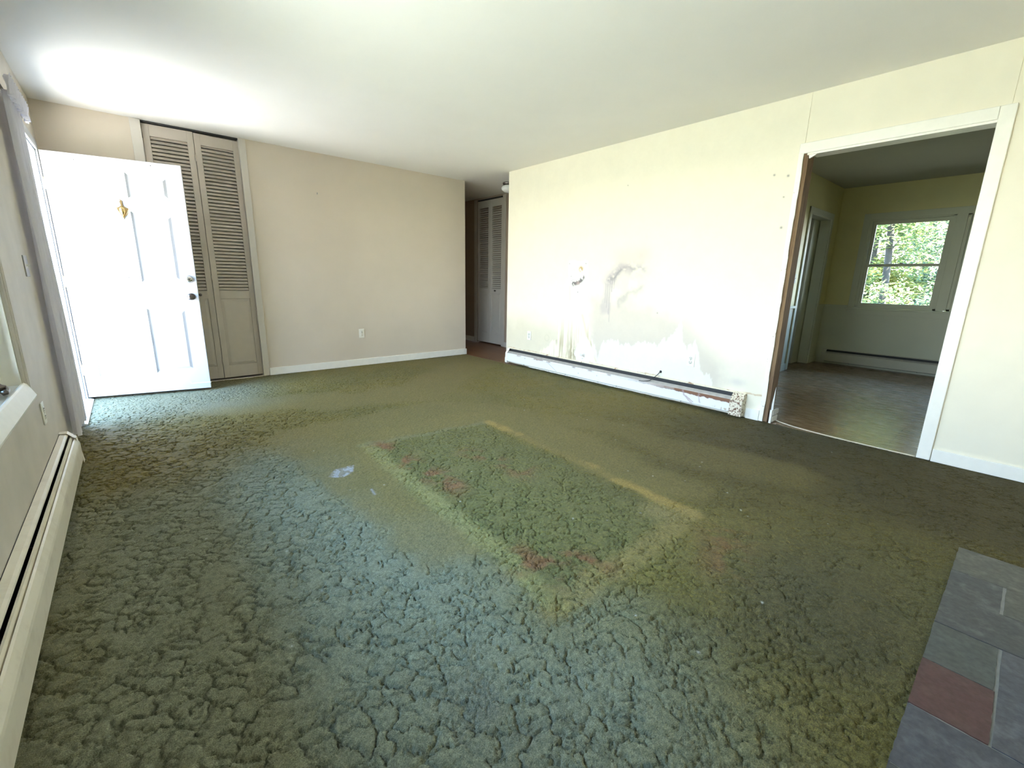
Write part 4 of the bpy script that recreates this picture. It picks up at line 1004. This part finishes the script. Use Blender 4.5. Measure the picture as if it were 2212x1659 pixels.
def leaf_cloud(name, centers, n, size, mat_, parent, ax, ay, R):
    c = centers[rng.integers(0, len(centers), n)]
    p = c[:, :3] + rng.normal(0, 1, (n, 3))*c[:, 3:4]*.5*np.array([1, 1, .42])
    f_ = np.clip((p[:, 2]+.5)/8.0, 0, 1); cx_, cy_ = ax*f_, ay*f_
    dd_ = np.hypot(p[:, 0]-cx_, p[:, 1]-cy_); k_ = np.where(dd_ > R-.15, (R-.15)*rng.uniform(.3, 1, n)/np.maximum(dd_, 1e-6), 1)
    p[:, 0] = cx_+(p[:, 0]-cx_)*k_; p[:, 1] = cy_+(p[:, 1]-cy_)*k_
    a = rng.uniform(0, 2*np.pi, n); tilt = rng.normal(0, .38, (n, 2))
    u = np.stack([np.cos(a), np.sin(a), tilt[:, 0]], 1); v = np.stack([-np.sin(a), np.cos(a), tilt[:, 1]], 1)
    s = size*rng.uniform(.6, 1.4, (n, 1))
    q = np.stack([p-u*s, p-v*s*.42+u*s*.1, p+u*s, p+v*s*.42+u*s*.1], 1).reshape(-1, 3)
    me = bpy.data.meshes.new(name); me.vertices.add(n*4); me.vertices.foreach_set('co', q.astype(np.float32).ravel())
    me.loops.add(n*4); me.loops.foreach_set('vertex_index', np.arange(n*4, dtype=np.int32)); me.polygons.add(n)
    me.polygons.foreach_set('loop_start', (np.arange(n)*4).astype(np.int32)); me.polygons.foreach_set('loop_total', np.full(n, 4, np.int32)); me.update(calc_edges=True)
    me.materials.append(M[mat_]); o = bpy.data.objects.new(name, me); C.objects.link(o); o.parent = parent; return o
def tree(label, loc, h, lean, r0, leafmat_, nleaf, zlo, zhi, rad, ncl, lsize=.085, branches=5):
    t = empty('tree', loc, label, 'tree', group='trees outside the dining window')
    b = BM(); top = Vector((lean[0], lean[1], h))
    path = [Vector((0, 0, -.1)), top*.3+Vector((.05, -.05, 0)), top*.6+Vector((-.05, .08, 0)), top]
    tube(b, path, r0, seg=12, r1=r0*.4, smooth_pts=2)
    for k in range(branches):
        f = .35+.6*k/branches; p = top*f; a = random.uniform(0, 6.28); l = random.uniform(.5, .85)*rad
        tube(b, [p, p+Vector((math.cos(a)*l*.5, math.sin(a)*l*.5, l*.25)), p+Vector((math.cos(a)*l, math.sin(a)*l, l*.6))], r0*.35, seg=6, r1=r0*.1, smooth_pts=1)
    obj('trunk', b, 'bark', t)
    cen = np.stack([rng.normal(lean[0]*.5, rad*.55, ncl), rng.normal(lean[1]*.5, rad*.55, ncl), rng.uniform(zlo, zhi, ncl), rng.uniform(.35, .9, ncl)], 1)
    leaf_cloud('foliage', cen, nleaf, lsize, leafmat_, t, lean[0], lean[1], rad)
tree('slender grey trunked tree nearest the dining window left side', (11.6, -3.62, -.5), 6.5, (.1, .30), .075, 'leaf', 9000, 1.0, 5.6, .95, 50, .045, 4)
tree('leaning dark trunked tree at the dining window upper right', (13.9, -5.3, -.5), 6.5, (.1, 2.5), .10, 'leaf_blue', 12000, .8, 5.8, 1.15, 60, .05, 4)
tree('yellow green tree behind the slender trunk outside the dining window', (16.9, -2.15, -.5), 8.0, (.1, -.1), .12, 'leaf_yellow', 22000, .2, 6.5, 1.5, 90, .06)
tree('broad bushy tree farther back in the dining window view', (16.9, -5.4, -.5), 8.0, (.1, .1), .13, 'leaf', 22000, .2, 6.8, 1.5, 90, .06)
tree('tall green tree farthest back in the dining window view', (20.6, -2.9, -.5), 9.0, (.1, .1), .16, 'leaf', 26000, .1, 7.5, 1.9, 110, .08)
